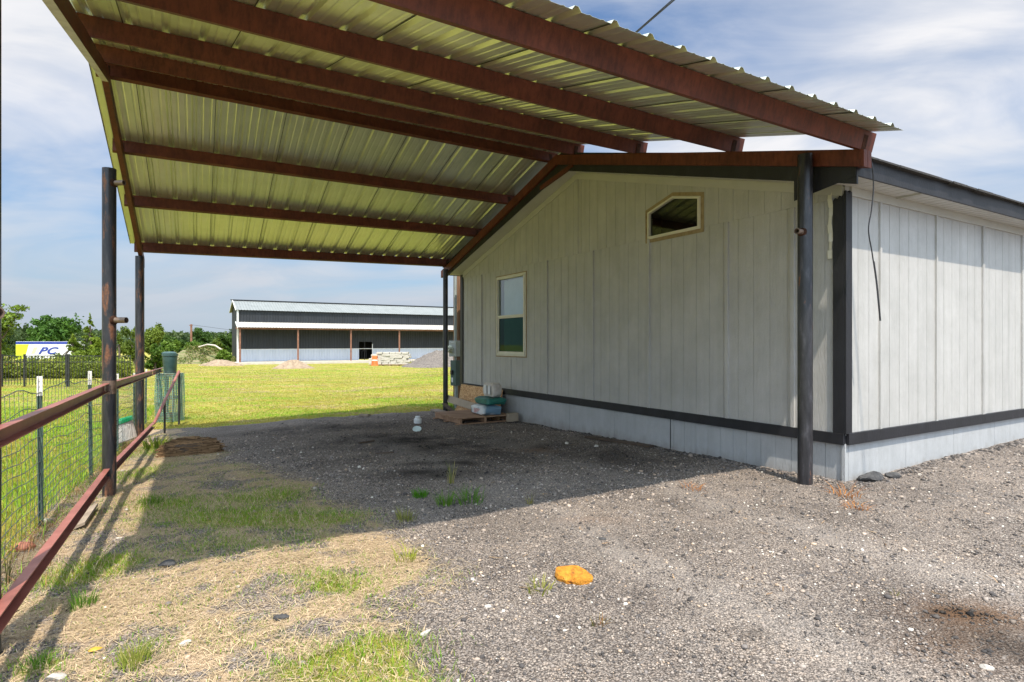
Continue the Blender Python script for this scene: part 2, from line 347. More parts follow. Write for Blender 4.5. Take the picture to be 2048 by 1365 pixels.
# ------------------------------------------------------------------ mesh builder
class MB:
    def __init__(s): s.v = []; s.f = []; s.m = []
    def add(s, vs, fs, mi=0):
        b = len(s.v); s.v += [tuple(p) for p in vs]
        for f in fs: s.f.append(tuple(i+b for i in f)); s.m.append(mi)
    def quad(s, a, b, c, d, mi=0): s.add([a, b, c, d], [(0, 1, 2, 3)], mi)
    def box(s, c, ax, ay, az, mi=0):
        c = Vector(c); P = []
        for k in (-1, 1):
            for j in (-1, 1):
                for i in (-1, 1): P.append(c+ax*i+ay*j+az*k)
        s.add(P, [(0, 2, 3, 1), (4, 5, 7, 6), (0, 1, 5, 4), (2, 6, 7, 3), (0, 4, 6, 2), (1, 3, 7, 5)], mi)
    def abox(s, x0, x1, y0, y1, z0, z1, mi=0):
        s.box(((x0+x1)/2, (y0+y1)/2, (z0+z1)/2), Vector(((x1-x0)/2, 0, 0)), Vector((0, (y1-y0)/2, 0)), Vector((0, 0, (z1-z0)/2)), mi)
    def hbox(s, s0, s1, t0, t1, z0, z1, mi=0):        # box in the house frame
        s.box(H((s0+s1)/2, (t0+t1)/2, (z0+z1)/2), U*((s1-s0)/2), V*((t1-t0)/2), Z*((z1-z0)/2), mi)
    def prism(s, pts, ext, mi=0):                     # planar polygon pushed along ext
        n = len(pts); P = [Vector(p) for p in pts]; ext = Vector(ext)
        s.add(P+[p+ext for p in P], [tuple(range(n))[::-1], tuple(range(n, 2*n))]+[(i, (i+1) % n, (i+1) % n+n, i+n) for i in range(n)], mi)
    def sweep(s, A, B, side, up, prof, mi=0, cap=True):
        A = Vector(A); B = Vector(B); n = len(prof)
        P = [A+side*a+up*b for a, b in prof]+[B+side*a+up*b for a, b in prof]
        F_ = [(i, (i+1) % n, (i+1) % n+n, i+n) for i in range(n)]
        if cap: F_ += [tuple(range(n))[::-1], tuple(range(n, 2*n))]
        s.add(P, F_, mi)
    def tube(s, pts, r, n=10, mi=0, cap=True):
        pts = [Vector(p) for p in pts]; rs = r if isinstance(r, (list, tuple)) else [r]*len(pts)
        rings = []; ref = None
        for i, p in enumerate(pts):
            d = (pts[min(i+1, len(pts)-1)]-pts[max(i-1, 0)]).normalized()
            if ref is None: ref = Vector((1, 0, 0)) if abs(d.x) < .9 else Vector((0, 1, 0))
            a = (ref-d*ref.dot(d)).normalized(); b = d.cross(a); ref = a
            rings.append([p+(a*math.cos(2*math.pi*k/n)+b*math.sin(2*math.pi*k/n))*rs[i] for k in range(n)])
        P = [q for g in rings for q in g]; F_ = []
        for i in range(len(pts)-1):
            for k in range(n):
                F_.append((i*n+k, i*n+(k+1) % n, (i+1)*n+(k+1) % n, (i+1)*n+k))
        if cap: F_ += [tuple(range(n))[::-1], tuple(range((len(pts)-1)*n, len(pts)*n))]
        s.add(P, F_, mi)
    def lathe(s, c, prof, n=20, mi=0, axis=Z):
        c = Vector(c); axis = Vector(axis).normalized()
        a = Vector((1, 0, 0)) if abs(axis.x) < .9 else Vector((0, 1, 0))
        a = (a-axis*a.dot(axis)).normalized(); b = axis.cross(a)
        P = []; F_ = []
        for r, h in prof:
            P += [c+axis*h+(a*math.cos(2*math.pi*k/n)+b*math.sin(2*math.pi*k/n))*r for k in range(n)]
        for i in range(len(prof)-1):
            for k in range(n): F_.append((i*n+k, i*n+(k+1) % n, (i+1)*n+(k+1) % n, (i+1)*n+k))
        s.add(P, F_, mi)
    def build(s, name, mats, parent=None, smooth=False, bevel=0, loc=None):
        me = bpy.data.meshes.new(name)
        if parent is not None: off = root_loc(parent)
        else: off = Vector(loc) if loc is not None else Vector((0, 0, 0))
        me.from_pydata([(p[0]-off.x, p[1]-off.y, p[2]-off.z) for p in s.v], [], s.f)
        for m in (mats if isinstance(mats, (list, tuple)) else [mats]): me.materials.append(m)
        me.polygons.foreach_set('material_index', s.m)
        if smooth: me.polygons.foreach_set('use_smooth', [True]*len(s.f))
        me.update()
        o = bpy.data.objects.new(name, me); COL.objects.link(o)
        if parent is not None: o.parent = parent
        elif loc is not None: o.location = loc
        if bevel:
            b = o.modifiers.new('bevel', 'BEVEL'); b.width = bevel; b.segments = 2; b.limit_method = 'ANGLE'
        if smooth:
            try:
                me.set_sharp_from_angle(angle=R(40))
            except Exception: pass
        return o
def root_loc(o):
    p = Vector(o.location)
    while o.parent: o = o.parent; p = p+Vector(o.location)
    return p
def tag(o, label=None, cat=None, group=None, kind=None):
    if label: o['label'] = label
    if cat: o['category'] = cat
    if group: o['group'] = group
    if kind: o['kind'] = kind
    return o
def thing(name, label, cat, loc, group=None):
    o = bpy.data.objects.new(name, None); COL.objects.link(o); o.location = loc
    o.empty_display_size = .2
    return tag(o, label, cat, group)
def copy_tree(o, parent=None):
    c = o.copy(); COL.objects.link(c)
    if parent: c.parent = parent
    for ch in [q for q in bpy.data.objects if q.parent == o]: copy_tree(ch, c)
    return c
def np_mesh(name, verts, faces_flat, loop_tot, mats, colors=None, smooth=False):
    me = bpy.data.meshes.new(name)
    nv, nf, nl = len(verts), len(loop_tot), len(faces_flat)
    me.vertices.add(nv); me.loops.add(nl); me.polygons.add(nf)
    me.vertices.foreach_set('co', np.asarray(verts, np.float32).ravel())
    me.loops.foreach_set('vertex_index', np.asarray(faces_flat, np.int32))
    lt = np.asarray(loop_tot, np.int32); ls = np.concatenate([[0], np.cumsum(lt)[:-1]]).astype(np.int32)
    me.polygons.foreach_set('loop_start', ls); me.polygons.foreach_set('loop_total', lt)
    if smooth: me.polygons.foreach_set('use_smooth', np.ones(nf, bool))
    me.materials.append(mats); me.update(calc_edges=True); me.validate()
    if colors is not None:
        at = me.attributes.new('Col', 'FLOAT_COLOR', 'POINT')
        c4 = np.ones((nv, 4), np.float32); c4[:, :3] = colors
        at.data.foreach_set('color', c4.ravel())
    o = bpy.data.objects.new(name, me); COL.objects.link(o); return o

# ------------------------------------------------------------------ carport geometry
P0 = Vector((3.095, 6.13, 0))
SA, SF = 4.68, 9.20                   # ridge and far post along u
def cL(s): return 6.40 if s < SA else 6.40-.22*(s-SA)/(SF-SA)
def CP(s, e, dz=0.0):                 # e in 0 (house side frame) .. 1 (fence side frame)
    p = P0+U*s-V*(cL(s)*e)
    zb = 3.38+.267*s if s < SA else 3.38+.267*(2*SA-s)-.18*(s-SA)/(SF-SA)
    zb -= .15*max(0, (s-SA)/(SF-SA))*max(e, 0)
    return Vector((p.x, p.y, zb+dz))

# ------------------------------------------------------------------ ground masks
def pts(*l): return [tuple(G(a, b)[:2]) for a, b in l]
EDGE = pts((352, 858), (400, 880), (440, 908), (560, 955), (690, 1003), (800, 1062), (832, 1130), (872, 1200), (962, 1290), (1015, 1365), (1060, 1500))
EDGE_X = np.array([p[0] for p in EDGE]); EDGE_Y = np.array([p[1] for p in EDGE])
o_ = np.argsort(EDGE_Y); EDGE_X = EDGE_X[o_]; EDGE_Y = EDGE_Y[o_]
LB0 = np.array(G(352, 858)[:2]); LB1 = np.array(G(890, 822)[:2])
RAILDIR = (-1.58/2.98)
def rail_x(y): return -3.95+RAILDIR*(y-5.69)
def blob(x, y, px, py, rx, ry=None):
    c = G(px, py); ry = ry or rx
    return np.exp(-(((x-c.x)/rx)**2+((y-c.y)/ry)**2))
def masks(x, y):
    x = np.asarray(x, float); y = np.asarray(y, float)
    n1 = fbm(x*1.3, y*1.3); n2 = fbm(x*3.1+9, y*3.1+4); n3 = fbm(x*.6+3, y*.6)
    ex = np.interp(y, EDGE_Y, EDGE_X)
    d = ex-x+(n1-.5)*1.0                     # >0 left of the gravel edge
    side = sstep(-.25, .45, d)
    # back lawn: beyond the gravel line
    yb = LB0[1]+(LB1[1]-LB0[1])*(x-LB0[0])/(LB1[0]-LB0[0])+(n2-.5)*.5
    lawn = sstep(-.12, .18, y-yb)*(1-sstep(-.9, .2, x-(-1.2)))
    lawn = np.maximum(lawn, sstep(14.4, 16, y))
    # beyond the wire fence
    lw = sstep(.30, .55, rail_x(y)-.15-x)
    lawn = np.maximum(lawn, lw)
    mix = side*(1-lawn)
    gb = (blob(x, y, 330, 1010, .35, .3)+blob(x, y, 430, 1035, .5, .3)+blob(x, y, 545, 990, .5, .35)*.9+blob(x, y, 600, 1040, .45, .3)*.8
          + blob(x, y, 480, 1090, .6, .25)*.6+blob(x, y, 700, 1035, .2)*.7+blob(x, y, 690, 1170, .22, .2)*1.0+blob(x, y, 790, 1330, .38, .26)*1.6+blob(x, y, 900, 1320, .2, .2)
          + blob(x, y, 640, 1345, .3, .15)*.7+blob(x, y, 275, 1310, .12, .1)*.9+blob(x, y, 145, 1150, .3, .3)*.7+blob(x, y, 75, 1335, .12, .1)+blob(x, y, 230, 1130, .25, .3)*.7
          + blob(x, y, 330, 900, .5, .8)*.8+blob(x, y, 270, 950, .3, .8)*.7+blob(x, y, 620, 1150, .3, .2)*.5)
    green = np.clip(gb*(.55+.9*n2), 0, 1)
    n4 = fbm(x*6.3+2, y*6.3+8)
    straw = mix*np.clip(.54+1.0*(n1-.42)+1.8*(n4-.5)-.3*green, 0, 1)
    return side, lawn, mix, green, straw
def stains(x, y):
    n2 = fbm(x*4.1+9, y*4.1+4)
    dk = blob(x, y, 880, 948, .55, .22)*1.3+blob(x, y, 880, 925, .45, .15)*.9+blob(x, y, 620, 860, 1.6, .7)*.55+blob(x, y, 800, 880, 1.2, .8)*.7+blob(x, y, 1000, 900, 1.8, 1.0)*.5+blob(x, y, 1250, 915, .9, .6)*.4
    dk = dk+blob(x, y, 2035, 1290, .34, .22)*.9+blob(x, y, 1925, 1225, .22, .10)*.8+blob(x, y, 1510, 1268, .07, .05)
    sv = (x-P0.x)*V.x+(y-P0.y)*V.y; n7 = fbm(x*.9+11, y*.9+2)
    trk = sum(np.exp(-((sv-q-.25*(n7-.5))/.22)**2) for q in (-1.35, -2.95))*.55*(y < 9.5)
    pale = trk*.8+blob(x, y, 1060, 960, .6, .35)*.6+blob(x, y, 850, 920, .4, .12)*.5+blob(x, y, 870, 1010, .6, .4)*.3
    ru = blob(x, y, 1060, 902, .45, .16)*.9+blob(x, y, 1960, 1230, .35, .25)*.8+blob(x, y, 1170, 1040, .3, .12)*.4+blob(x, y, 1900, 1310, .3, .2)*.6
    return np.clip(dk*(n2*2.3), 0, 1), np.clip(pale*(n2*1.8), 0, 1), np.clip(ru*(n2*1.5), 0, 1)

def axis(lo, dlo, dhi, hi, step, g=1.22):
    a = list(np.arange(dlo, dhi+1e-6, step)); s = step; p = dhi
    while p < hi: s *= g; p += s; a.append(p)
    s = step; p = dlo; b = []
    while p > lo: s *= g; p -= s; b.append(p)
    return np.array(b[::-1]+a)
def build_ground():
    X = axis(-500, -6.5, 8.5, 500, .07); Y = axis(-25, 1.2, 14.5, 700, .07)
    gx, gy = np.meshgrid(X, Y)
    x = gx.ravel(); y = gy.ravel(); z = gz(x, y)
    fine = (x > -7) & (x < 9) & (y > 1) & (y < 15)
    z = z+np.where(fine, (fbm(x*9, y*9, 3)-.5)*.018, 0)
    nx, ny = len(X), len(Y)
    i = (np.arange(ny-1)[:, None]*nx+np.arange(nx-1)[None, :]).ravel()
    f = np.stack([i, i+1, i+nx+1, i+nx], 1)
    side, lawn, mix, green, straw = masks(x, y)
    col = np.stack([side, np.maximum(lawn, mix*green*.75), straw], 1)
    o = np_mesh('ground', np.stack([x, y, z], 1), f.ravel(), np.full(len(f), 4), M['ground'], col, True)
    a, b, c = stains(x, y)
    at = o.data.attributes.new('Stain', 'FLOAT_COLOR', 'POINT')
    at.data.foreach_set('color', np.stack([a*(1-lawn), b*(1-lawn), c*(1-lawn), np.ones_like(a)], 1).astype(np.float32).ravel())
    o['kind'] = 'structure'
    tag(o, 'dark gravel yard running into mown yellow-green lawn', 'ground', kind='structure')
build_ground()

# ------------------------------------------------------------------ grass, straw, gravel (stuff)
def blades(name, x, y, h, w, col, mat_, lean=.5, up=1.0, z0=-.008):
    n = len(x); z = gz(x, y)+z0
    a = rng.random(n)*2*np.pi; dx, dy = np.cos(a), np.sin(a)
    b = rng.random(n)*2*np.pi; sx, sy = np.cos(b)*w/2, np.sin(b)*w/2
    ln = h*lean*(.3+rng.random(n))
    hm = h*up*.55; ht = h*up*(1-.25*rng.random(n))
    P = np.empty((n, 5, 3))
    P[:, 0] = np.stack([x-sx, y-sy, z], 1); P[:, 1] = np.stack([x+sx, y+sy, z], 1)
    mx, my = x+dx*ln*.35, y+dy*ln*.35
    P[:, 2] = np.stack([mx+sx*.8, my+sy*.8, z+hm], 1); P[:, 3] = np.stack([mx-sx*.8, my-sy*.8, z+hm], 1)
    P[:, 4] = np.stack([x+dx*ln, y+dy*ln, z+ht], 1)
    base = np.arange(n)[:, None]*5
    fq = base+np.array([[0, 1, 2, 3, 3, 2, 4]])
    lt = np.tile([4, 3], n)
    C = np.repeat(col, 5, axis=0)
    return np_mesh(name, P.reshape(-1, 3), fq.ravel(), lt, mat_, C)
def grass_color(n, kind):
    t = rng.random(n)[:, None]; k = rng.random(n)[:, None]
    if kind == 'lush': c = np.array([.085, .195, .012])*(1-t)+np.array([.235, .335, .03])*t
    elif kind == 'lawn': c = np.array([.25, .25, .030])*(1-t)+np.array([.52, .41, .10])*t
    elif kind == 'dry': c = np.array([.37, .28, .155])*(1-t)+np.array([.70, .545, .35])*t
    return c*(.8+.4*k)
def scatter(n, x0, x1, y0, y1): return rng.uniform(x0, x1, n), rng.uniform(y0, y1, n)
def in_view(x, y, m=.06): return (np.abs(x/np.maximum(y, .1)) < .882+m) & (y > 1.9)

# patchy green grass near the camera
x, y = scatter(400000, -7, 1.3, 1.9, 11.5)
side, lawn, mix, green, straw = masks(x, y)
keep = in_view(x, y) & (rng.random(len(x)) < np.clip(mix*(green*1.25+.09+2.0*np.clip(fbm(x*2.7+40, y*2.7)-.44, 0, 1)), 0, 1)*(1-lawn))
x, y = x[keep], y[keep]; gr = green[keep]; n = len(x)
cl = grass_color(n, 'lush'); cd = grass_color(n, 'dry'); w_ = (rng.random(n) < .34)[:, None]
o = blades('grass', x, y, rng.uniform(.018, .05, n)*(.7+.8*gr), rng.uniform(.003, .0055, n), np.where(w_, cd, cl*1.25), M['grass'], .8)
tag(o, 'short patchy green grass growing through the thin gravel', 'grass', kind='stuff')
# lawn beyond the wire fence
x, y = scatter(330000, -17, -2.6, 2.6, 17)
keep = in_view(x, y) & (x < rail_x(y)-.42+.12*(fbm(x*2, y*2)-.5)) & (rng.random(len(x)) < np.clip(6.5/y, .3, 1))
x, y = x[keep], y[keep]; n = len(x)
t = (fbm(x*.9, y*.9)[:, None]); k = (rng.random(n)[:, None] < t*1.15-.12)
col = np.where(k, grass_color(n, 'lawn')*1.02, grass_color(n, 'lush')*1.5)
near_f = np.clip(1-(rail_x(y)-.42-x)/.9, 0, 1)
o = blades('grass', x, y, rng.uniform(.05, .11, n)*(1+.6*near_f), rng.uniform(.005, .009, n)*np.clip(y/7, .8, 2), col, M['grass'], .7)
tag(o, 'taller bright grass behind the wire mesh fence', 'grass', kind='stuff')
# mown back lawn, first stretch
y = np.exp(rng.uniform(np.log(10.3), np.log(72), 330000)); x = y*rng.uniform(-.93, .06, len(y))
side, lawn, mix, green, straw = masks(x, y)
left = x < rail_x(y)-.40
keep = (rng.random(len(x)) < lawn*np.clip(1.35-y/75, 0, 1)) & ~(left & (y < 15))
x, y = x[keep], y[keep]; n = len(x)
t = fbm(x*.5, y*1.1)[:, None]; k = rng.random(n)[:, None] < (t-.5)*2.6+.62
col = np.where(k, grass_color(n, 'lawn')*1.05, grass_color(n, 'lush')*1.5)
dry = rng.random(n) < np.clip((fbm(x*.8+60, y*1.5+9)-.5)*3.2, 0, .75)
col = np.where(dry[:, None], grass_color(n, 'dry')*np.array([.85, .8, .8]), col)
col = col*(.74+.52*fbm(x*.35+7, y*.7+3))[:, None]
o = blades('grass', x, y, rng.uniform(.022, .05, n), rng.uniform(.007, .012, n)*np.clip(y/12, .9, 5), col, M['grass'], 1.0)
tag(o, 'mown yellow-green lawn between the carport and the barn', 'grass', kind='stuff')
# dead straw lying on the ground
def strands(name, x, y, L, w, col, lift=.012):
    n = len(x); z = gz(x, y)+.004
    a = rng.random(n)*2*np.pi; dx, dy = np.cos(a)*L/2, np.sin(a)*L/2
    sx, sy = -np.sin(a)*w/2, np.cos(a)*w/2; bz = rng.random(n)*lift; cx, cy = rng.normal(0, .12, n)*L, rng.normal(0, .12, n)*L
    P = np.empty((n, 6, 3)); z1 = rng.random(n)*lift; z2 = rng.random(n)*lift
    P[:, 0] = np.stack([x-dx-sx, y-dy-sy, z+z1], 1); P[:, 1] = np.stack([x-dx+sx, y-dy+sy, z+z1], 1)
    P[:, 2] = np.stack([x+cx-sx, y+cy-sy, z+bz+.003], 1); P[:, 3] = np.stack([x+cx+sx, y+cy+sy, z+bz+.003], 1)
    P[:, 4] = np.stack([x+dx-sx*.5, y+dy-sy*.5, z+z2], 1); P[:, 5] = np.stack([x+dx+sx*.5, y+dy+sy*.5, z+z2], 1)
    f = (np.arange(n)[:, None]*6+np.array([[0, 2, 3, 1, 2, 4, 5, 3]])).ravel()
    return np_mesh(name, P.reshape(-1, 3), f, np.full(2*n, 4), M['straw'], np.repeat(col, 6, axis=0))
x, y = scatter(240000, -7, 1.2, 1.9, 10.5)
side, lawn, mix, green, straw = masks(x, y)
keep = in_view(x, y) & (rng.random(len(x)) < np.clip(straw*.75+mix*.05, 0, 1)*(1-lawn))
x, y = x[keep], y[keep]; n = len(x)
o = strands('straw', x, y, rng.uniform(.03, .13, n), rng.uniform(.0016, .0032, n), grass_color(n, 'dry')*rng.uniform(.55, 1.15, n)[:, None])
tag(o, 'pale dead grass stems strewn over the thin gravel', 'straw', kind='stuff')
x, y = scatter(420, -4.5, 4, 3.2, 13)
side, lawn, mix, green, straw = masks(x, y)
keep = in_view(x, y) & (lawn < .3) & (((x-O.x)*U.x+(y-O.y)*U.y < 0) | ((x-O.x)*V.x+(y-O.y)*V.y < -.1)) & (rng.random(len(x)) < .6); x, y = x[keep], y[keep]; n = len(x)
o = strands('debris', x, y, rng.uniform(.02, .10, n), rng.uniform(.006, .014, n), (np.array([.13, .07, .04])*(1-rng.random((n, 1)))+np.array([.42, .30, .18])*rng.random((n, 1))))
tag(o, 'small chips of wood and bark scattered over the gravel', 'debris', kind='stuff')
# brown weeds along the foot of the wire fence
x, y = scatter(70000, -8, -2.5, 2.8, 11)
dd = rail_x(y)-x
keep = in_view(x, y) & (rng.random(len(x)) < np.exp(-((dd-.33)/.17)**2)*(.12+1.1*np.clip(fbm(x*1.7, y*1.7)-.38, 0, 1)*2.2))
x, y = x[keep], y[keep]; n = len(x)
cb = np.where((rng.random(n) < .3)[:, None], grass_color(n, 'lush')*1.6, grass_color(n, 'dry')*np.array([.75, .55, .42]))
o = blades('dead_weeds', x, y, rng.uniform(.04, .16, n), rng.uniform(.003, .007, n), cb, M['grass'], 1.1)
tag(o, 'brown dead weeds along the foot of the mesh fence', 'weeds', kind='stuff')

# loose gravel
ICO = None
def ico():
    t = (1+5**.5)/2
    v = np.array([[-1, t, 0], [1, t, 0], [-1, -t, 0], [1, -t, 0], [0, -1, t], [0, 1, t], [0, -1, -t], [0, 1, -t], [t, 0, -1], [t, 0, 1], [-t, 0, -1], [-t, 0, 1]], float)
    v /= np.linalg.norm(v[0])
    f = np.array([[0, 11, 5], [0, 5, 1], [0, 1, 7], [0, 7, 10], [0, 10, 11], [1, 5, 9], [5, 11, 4], [11, 10, 2], [10, 7, 6], [7, 1, 8], [3, 9, 4], [3, 4, 2], [3, 2, 6], [3, 6, 8], [3, 8, 9], [4, 9, 5], [2, 4, 11], [6, 2, 10], [8, 6, 7], [9, 8, 1]])
    return v, f
IV, IF = ico()
def stones(name, x, y, r, col, z0=.0):
    n = len(x); z = gz(x, y)+z0
    P = IV[None]*(1+rng.normal(0, .2, (n, 12, 1)))
    sc = np.stack([rng.uniform(.8, 1.3, n), rng.uniform(.7, 1.1, n), rng.uniform(.45, .8, n)], 1)
    P = P*(sc*r[:, None])[:, None, :]
    a = rng.random(n)*2*np.pi; ca, sa = np.cos(a)[:, None], np.sin(a)[:, None]
    Q = np.stack([P[..., 0]*ca-P[..., 1]*sa, P[..., 0]*sa+P[..., 1]*ca, P[..., 2]], 2)
    Q += np.stack([x, y, z+r*.2], 1)[:, None, :]
    f = (np.arange(n)[:, None, None]*12+IF[None]).ravel()
    return np_mesh(name, Q.reshape(-1, 3), f, np.full(n*20, 3), M['stone'], np.repeat(col, 12, axis=0))
x, y = scatter(420000, -5, 9, 1.9, 13.5)
side, lawn, mix, green, straw = masks(x, y)
dens = (1-lawn)*(1-mix*.75)*np.clip((4.2/y)**1.6, .05, 1)
inside = ((x-O.x)*U.x+(y-O.y)*U.y > .0) & ((x-O.x)*V.x+(y-O.y)*V.y > .0)
keep = in_view(x, y) & ~inside & (rng.random(len(x)) < dens)
x, y = x[keep], y[keep]; n = len(x)
r = np.clip(rng.lognormal(np.log(.0043), .50, n), .0022, .020)*np.clip(y/5, .95, 1.25)
t = rng.random(n)
pal = np.array([[.085, .077, .074], [.185, .163, .15], [.29, .247, .215], [.38, .31, .255], [.44, .33, .24], [.62, .57, .50]])
idx = np.searchsorted(np.array([.24, .54, .82, .945, .978, 1.0]), t)
a_, b_, c_ = stains(x, y)
colr = pal[np.clip(idx, 0, 5)]*rng.uniform(.8, 1.2, n)[:, None]*(1-.88*a_[:, None])*(.72+.6*fbm(x*1.1+5, y*1.1))[:, None]
o = stones('gravel', x, y, r, colr)
tag(o, 'loose grey gravel scattered over the yard', 'gravel', kind='stuff')

n = 5200; q = rng.random(n); onl = q < .42
ss = np.where(onl, -np.abs(rng.normal(0, .07, n))-.03, rng.uniform(-.05, 7.2, n)); tt_ = np.where(onl, rng.uniform(-.05, 6.5, n), -np.abs(rng.normal(0, .08, n))-.045)
x = O.x+U.x*ss+V.x*tt_; y = O.y+U.y*ss+V.y*tt_
r = np.clip(rng.lognormal(np.log(.010), .5, n), .004, .035)
o = stones('gravel', x, y, r, pal[np.clip(np.searchsorted(np.array([.45, .8, .96]), rng.random(n)), 0, 3)]*rng.uniform(.6, 1.0, n)[:, None])
tag(o, 'coarser clods of gravel banked along the house skirting', 'gravel', kind='stuff')

# ------------------------------------------------------------------ house
house = thing('house', 'grey board-sided single-storey house with black trim and gable window', 'house', O)
HW, ZB0, ZB1, ZE, ZJ = 9.40, .40, .52, 3.20, 3.07       # width, band, eave, panel joint
APX = HW/2; SL = .281
LT = 11.0                                               # length shown
def ztop(s): return ZE+SL*(s if s < APX else HW-s)
# openings
WS0, WS1, WZ0, WZ1 = wall_s(1050.5), wall_s(995.5), 1.255, 2.90
def strips(mb, brk, zb, zt, fn, depth_of, mi=0):
    """vertical siding strips; fn(s, depth, z) -> point"""
    for a, b in zip(brk[:-1], brk[1:]):
        if b-a < 1e-5: continue
        da, db = depth_of(a+1e-4), depth_of(b-1e-4)
        for z0, z1 in (zb((a+b)/2), ) if False else zt(a, b):
            mb.quad(fn(b, db, z0[1]), fn(a, da, z0[0]), fn(a, da, z1[0]), fn(b, db, z1[1]), mi)
def groove_profile(s0, s1, pitch, start, extra=()):
    g = []
    k = math.ceil((s0-start)/pitch)
    while start+k*pitch < s1:
        g.append(start+k*pitch); k += 1
    g = [q for q in g if q > s0+.02 and q < s1-.02]
    br = {round(s0, 5), round(s1, 5)}
    for q in g: br |= {round(q-.0035, 5), round(q+.0035, 5)}
    for q in extra:
        if s0 < q < s1: br.add(round(q, 5))
    return sorted(br), g
def add_siding(mb, s0, s1, pitch, start, spans, fn, extra=(), groove=.006):
    br, g = groove_profile(s0, s1, pitch, start, extra)
    ga = np.array(g) if g else np.array([-99.])
    for a, b in zip(br[:-1], br[1:]):
        mid = (a+b)/2; dep = -groove if np.min(np.abs(ga-mid)) < .0036 else 0.0
        for za0, za1, zb0, zb1 in spans(a, b):
            mb.quad(fn(b, dep, zb0), fn(a, dep, za0), fn(a, dep, za1), fn(b, dep, zb1))
            if dep:
                for q in (a, b): 
                    z0, z1 = (za0, za1) if q == a else (zb0, zb1)
                    mb.quad(fn(q, 0, z0), fn(q, dep, z0), fn(q, dep, z1), fn(q, 0, z1))
gab = lambda s, d, z: H(s, -d, z)              # gable wall faces -v
lng = lambda t, d, z: H(-d, t, z)              # long wall faces -u
# gable wall, lower courses
mb = MB()
def sp_low(a, b):
    m = (a+b)/2
    if WS0 < m < WS1: return [(ZB1-.02, WZ0, ZB1-.02, WZ0), (WZ1, ZJ, WZ1, ZJ)]
    return [(ZB1-.02, ZJ, ZB1-.02, ZJ)]
add_siding(mb, 0, HW, .2267, wall_s(1298.5), sp_low, gab, (WS0, WS1), .0045)
# gable window opening
def wp(px, py): return (wall_s(px), wz(px, py))
GW = [wp(1298.5, 474.5), wp(1399, 448), wp(1399, 397.5), wp(1347, 397.5), wp(1302, 428)]
gs0, gs1 = min(GW[1][0], GW[2][0]), max(GW[0][0], GW[4][0])
GZ0 = ZJ+.02; GZE = (GW[2][1]+GW[4][1])/2; gpk = (GW[3][0]); GZP = GW[3][1]
gs0 = (GW[1][0]+GW[2][0])/2; gs1 = (GW[0][0]+GW[4][0])/2
def gwt(s):
    if s < gpk: return GW[2][1]+(GZP-GW[2][1])*(s-gs0)/(gpk-gs0)
    return GZP+(GW[4][1]-GZP)*(s-gpk)/(gs1-gpk)
def sp_up(a, b):
    m = (a+b)/2
    fa, fb = ztop(a)-.02, ztop(b)-.02
    if gs0 < m < gs1: return [(ZJ, GZ0, ZJ, GZ0), (gwt(a), fa, gwt(b), fb)]
    return [(ZJ, fa, ZJ, fb)]
up = lambda s, d, z: H(s, -d-.008, z)
add_siding(mb, 0.0, HW, .2267, APX-.1, sp_up, up, (APX, gs0, gs1, gpk), .0045)
for a, b in ((0, HW),):
    mb.quad(H(b, 0, ZJ), H(a, 0, ZJ), H(a, -.008, ZJ), H(b, -.008, ZJ))
wall = mb.build('gable_wall', M['siding'], house)
# battens at panel joints
mb = MB()
for px, zt in ((963.8, ZJ), (1095, ZJ), (1186.5, ZJ), (1298.5, ZJ), (1455, ZJ), (1587, ZJ)):
    mb = MB(); s = wall_s(px); mb.hbox(s-.022, s+.022, -.026, .002, ZB1-.01, zt-.004); mb.build('batten', M['siding'], house)
mb = MB(); s = wall_s(1022); mb.hbox(s-.015, s+.015, -.014, .002, ZB1-.01, 1.14)
mb.build('batten', M['siding'], house); mb = MB(); s = wall_s(1156.5); mb.hbox(s-.012, s+.012, -.019, .002, ZJ+.004, ztop(s)-.06)
mb.build('batten', M['siding'], house)
# long wall
mb = MB()
add_siding(mb, 0, LT, .219, wall_t(1758.7), lambda a, b: [(ZB1-.02, ZE, ZB1-.02, ZE)], lng)
mb.build('long_wall', M['siding'], house)
for t in [wall_t(px) for px in (1758.7, 1871, 1965.6)]+[3.32, 4.63, 5.95, 7.26, 8.58, 9.89]:
    mb = MB(); mb.box(H(-.010, t, (ZB1+ZE-.1)/2), U*.013, V*.018, Z*((ZE-.1-ZB1)/2)); mb.build('batten', M['siding'], house)
# back and far walls
mb = MB(); mb.quad(H(HW, 0, -.3), H(HW, LT, -.3), H(HW, LT, ZE), H(HW, 0, ZE))
mb.add([H(0, LT, -.3), H(HW, LT, -.3), H(HW, LT, ZE), H(APX, LT, ztop(APX)), H(0, LT, ZE)], [(0, 1, 2, 3, 4)])
mb.build('rear_wall', M['siding'], house)
# skirting below the band: grooved pieces and a plainer piece, set back a little
mb = MB(); s1, s2 = wall_s(1340), wall_s(1048)
sk = lambda s, d, z: H(s, .012-d, z)
add_siding(mb, 0, s1-.004, .2032, .02, lambda a, b: [(-.035+.012*0-.02*a, ZB0+.02, -.035-.02*b, ZB0+.02)], sk)
mb.build('skirting', M['skirt'], house)
mb = MB(); sk2 = lambda s, d, z: H(s, .004-d, z)
add_siding(mb, s1+.004, HW-1.9, 1.22, s1, lambda a, b: [(-.3, ZB0+.02, -.3, ZB0+.02)], sk2)
mb.build('skirting', M['skirt'], house)
mb = MB()
add_siding(mb, HW-1.9, HW, .2032, .02, lambda a, b: [(-.3, ZB0+.02, -.3, ZB0+.02)], sk)
mb.build('skirting', M['skirt'], house)
mb = MB(); lsk = lambda t, d, z: H(.010-d, t, z)
add_siding(mb, 0, LT, 1.22, 1.3, lambda a, b: [(-.25, ZB0+.02, -.25, ZB0+.02)], lsk)
mb.build('skirting', M['skirt'], house)
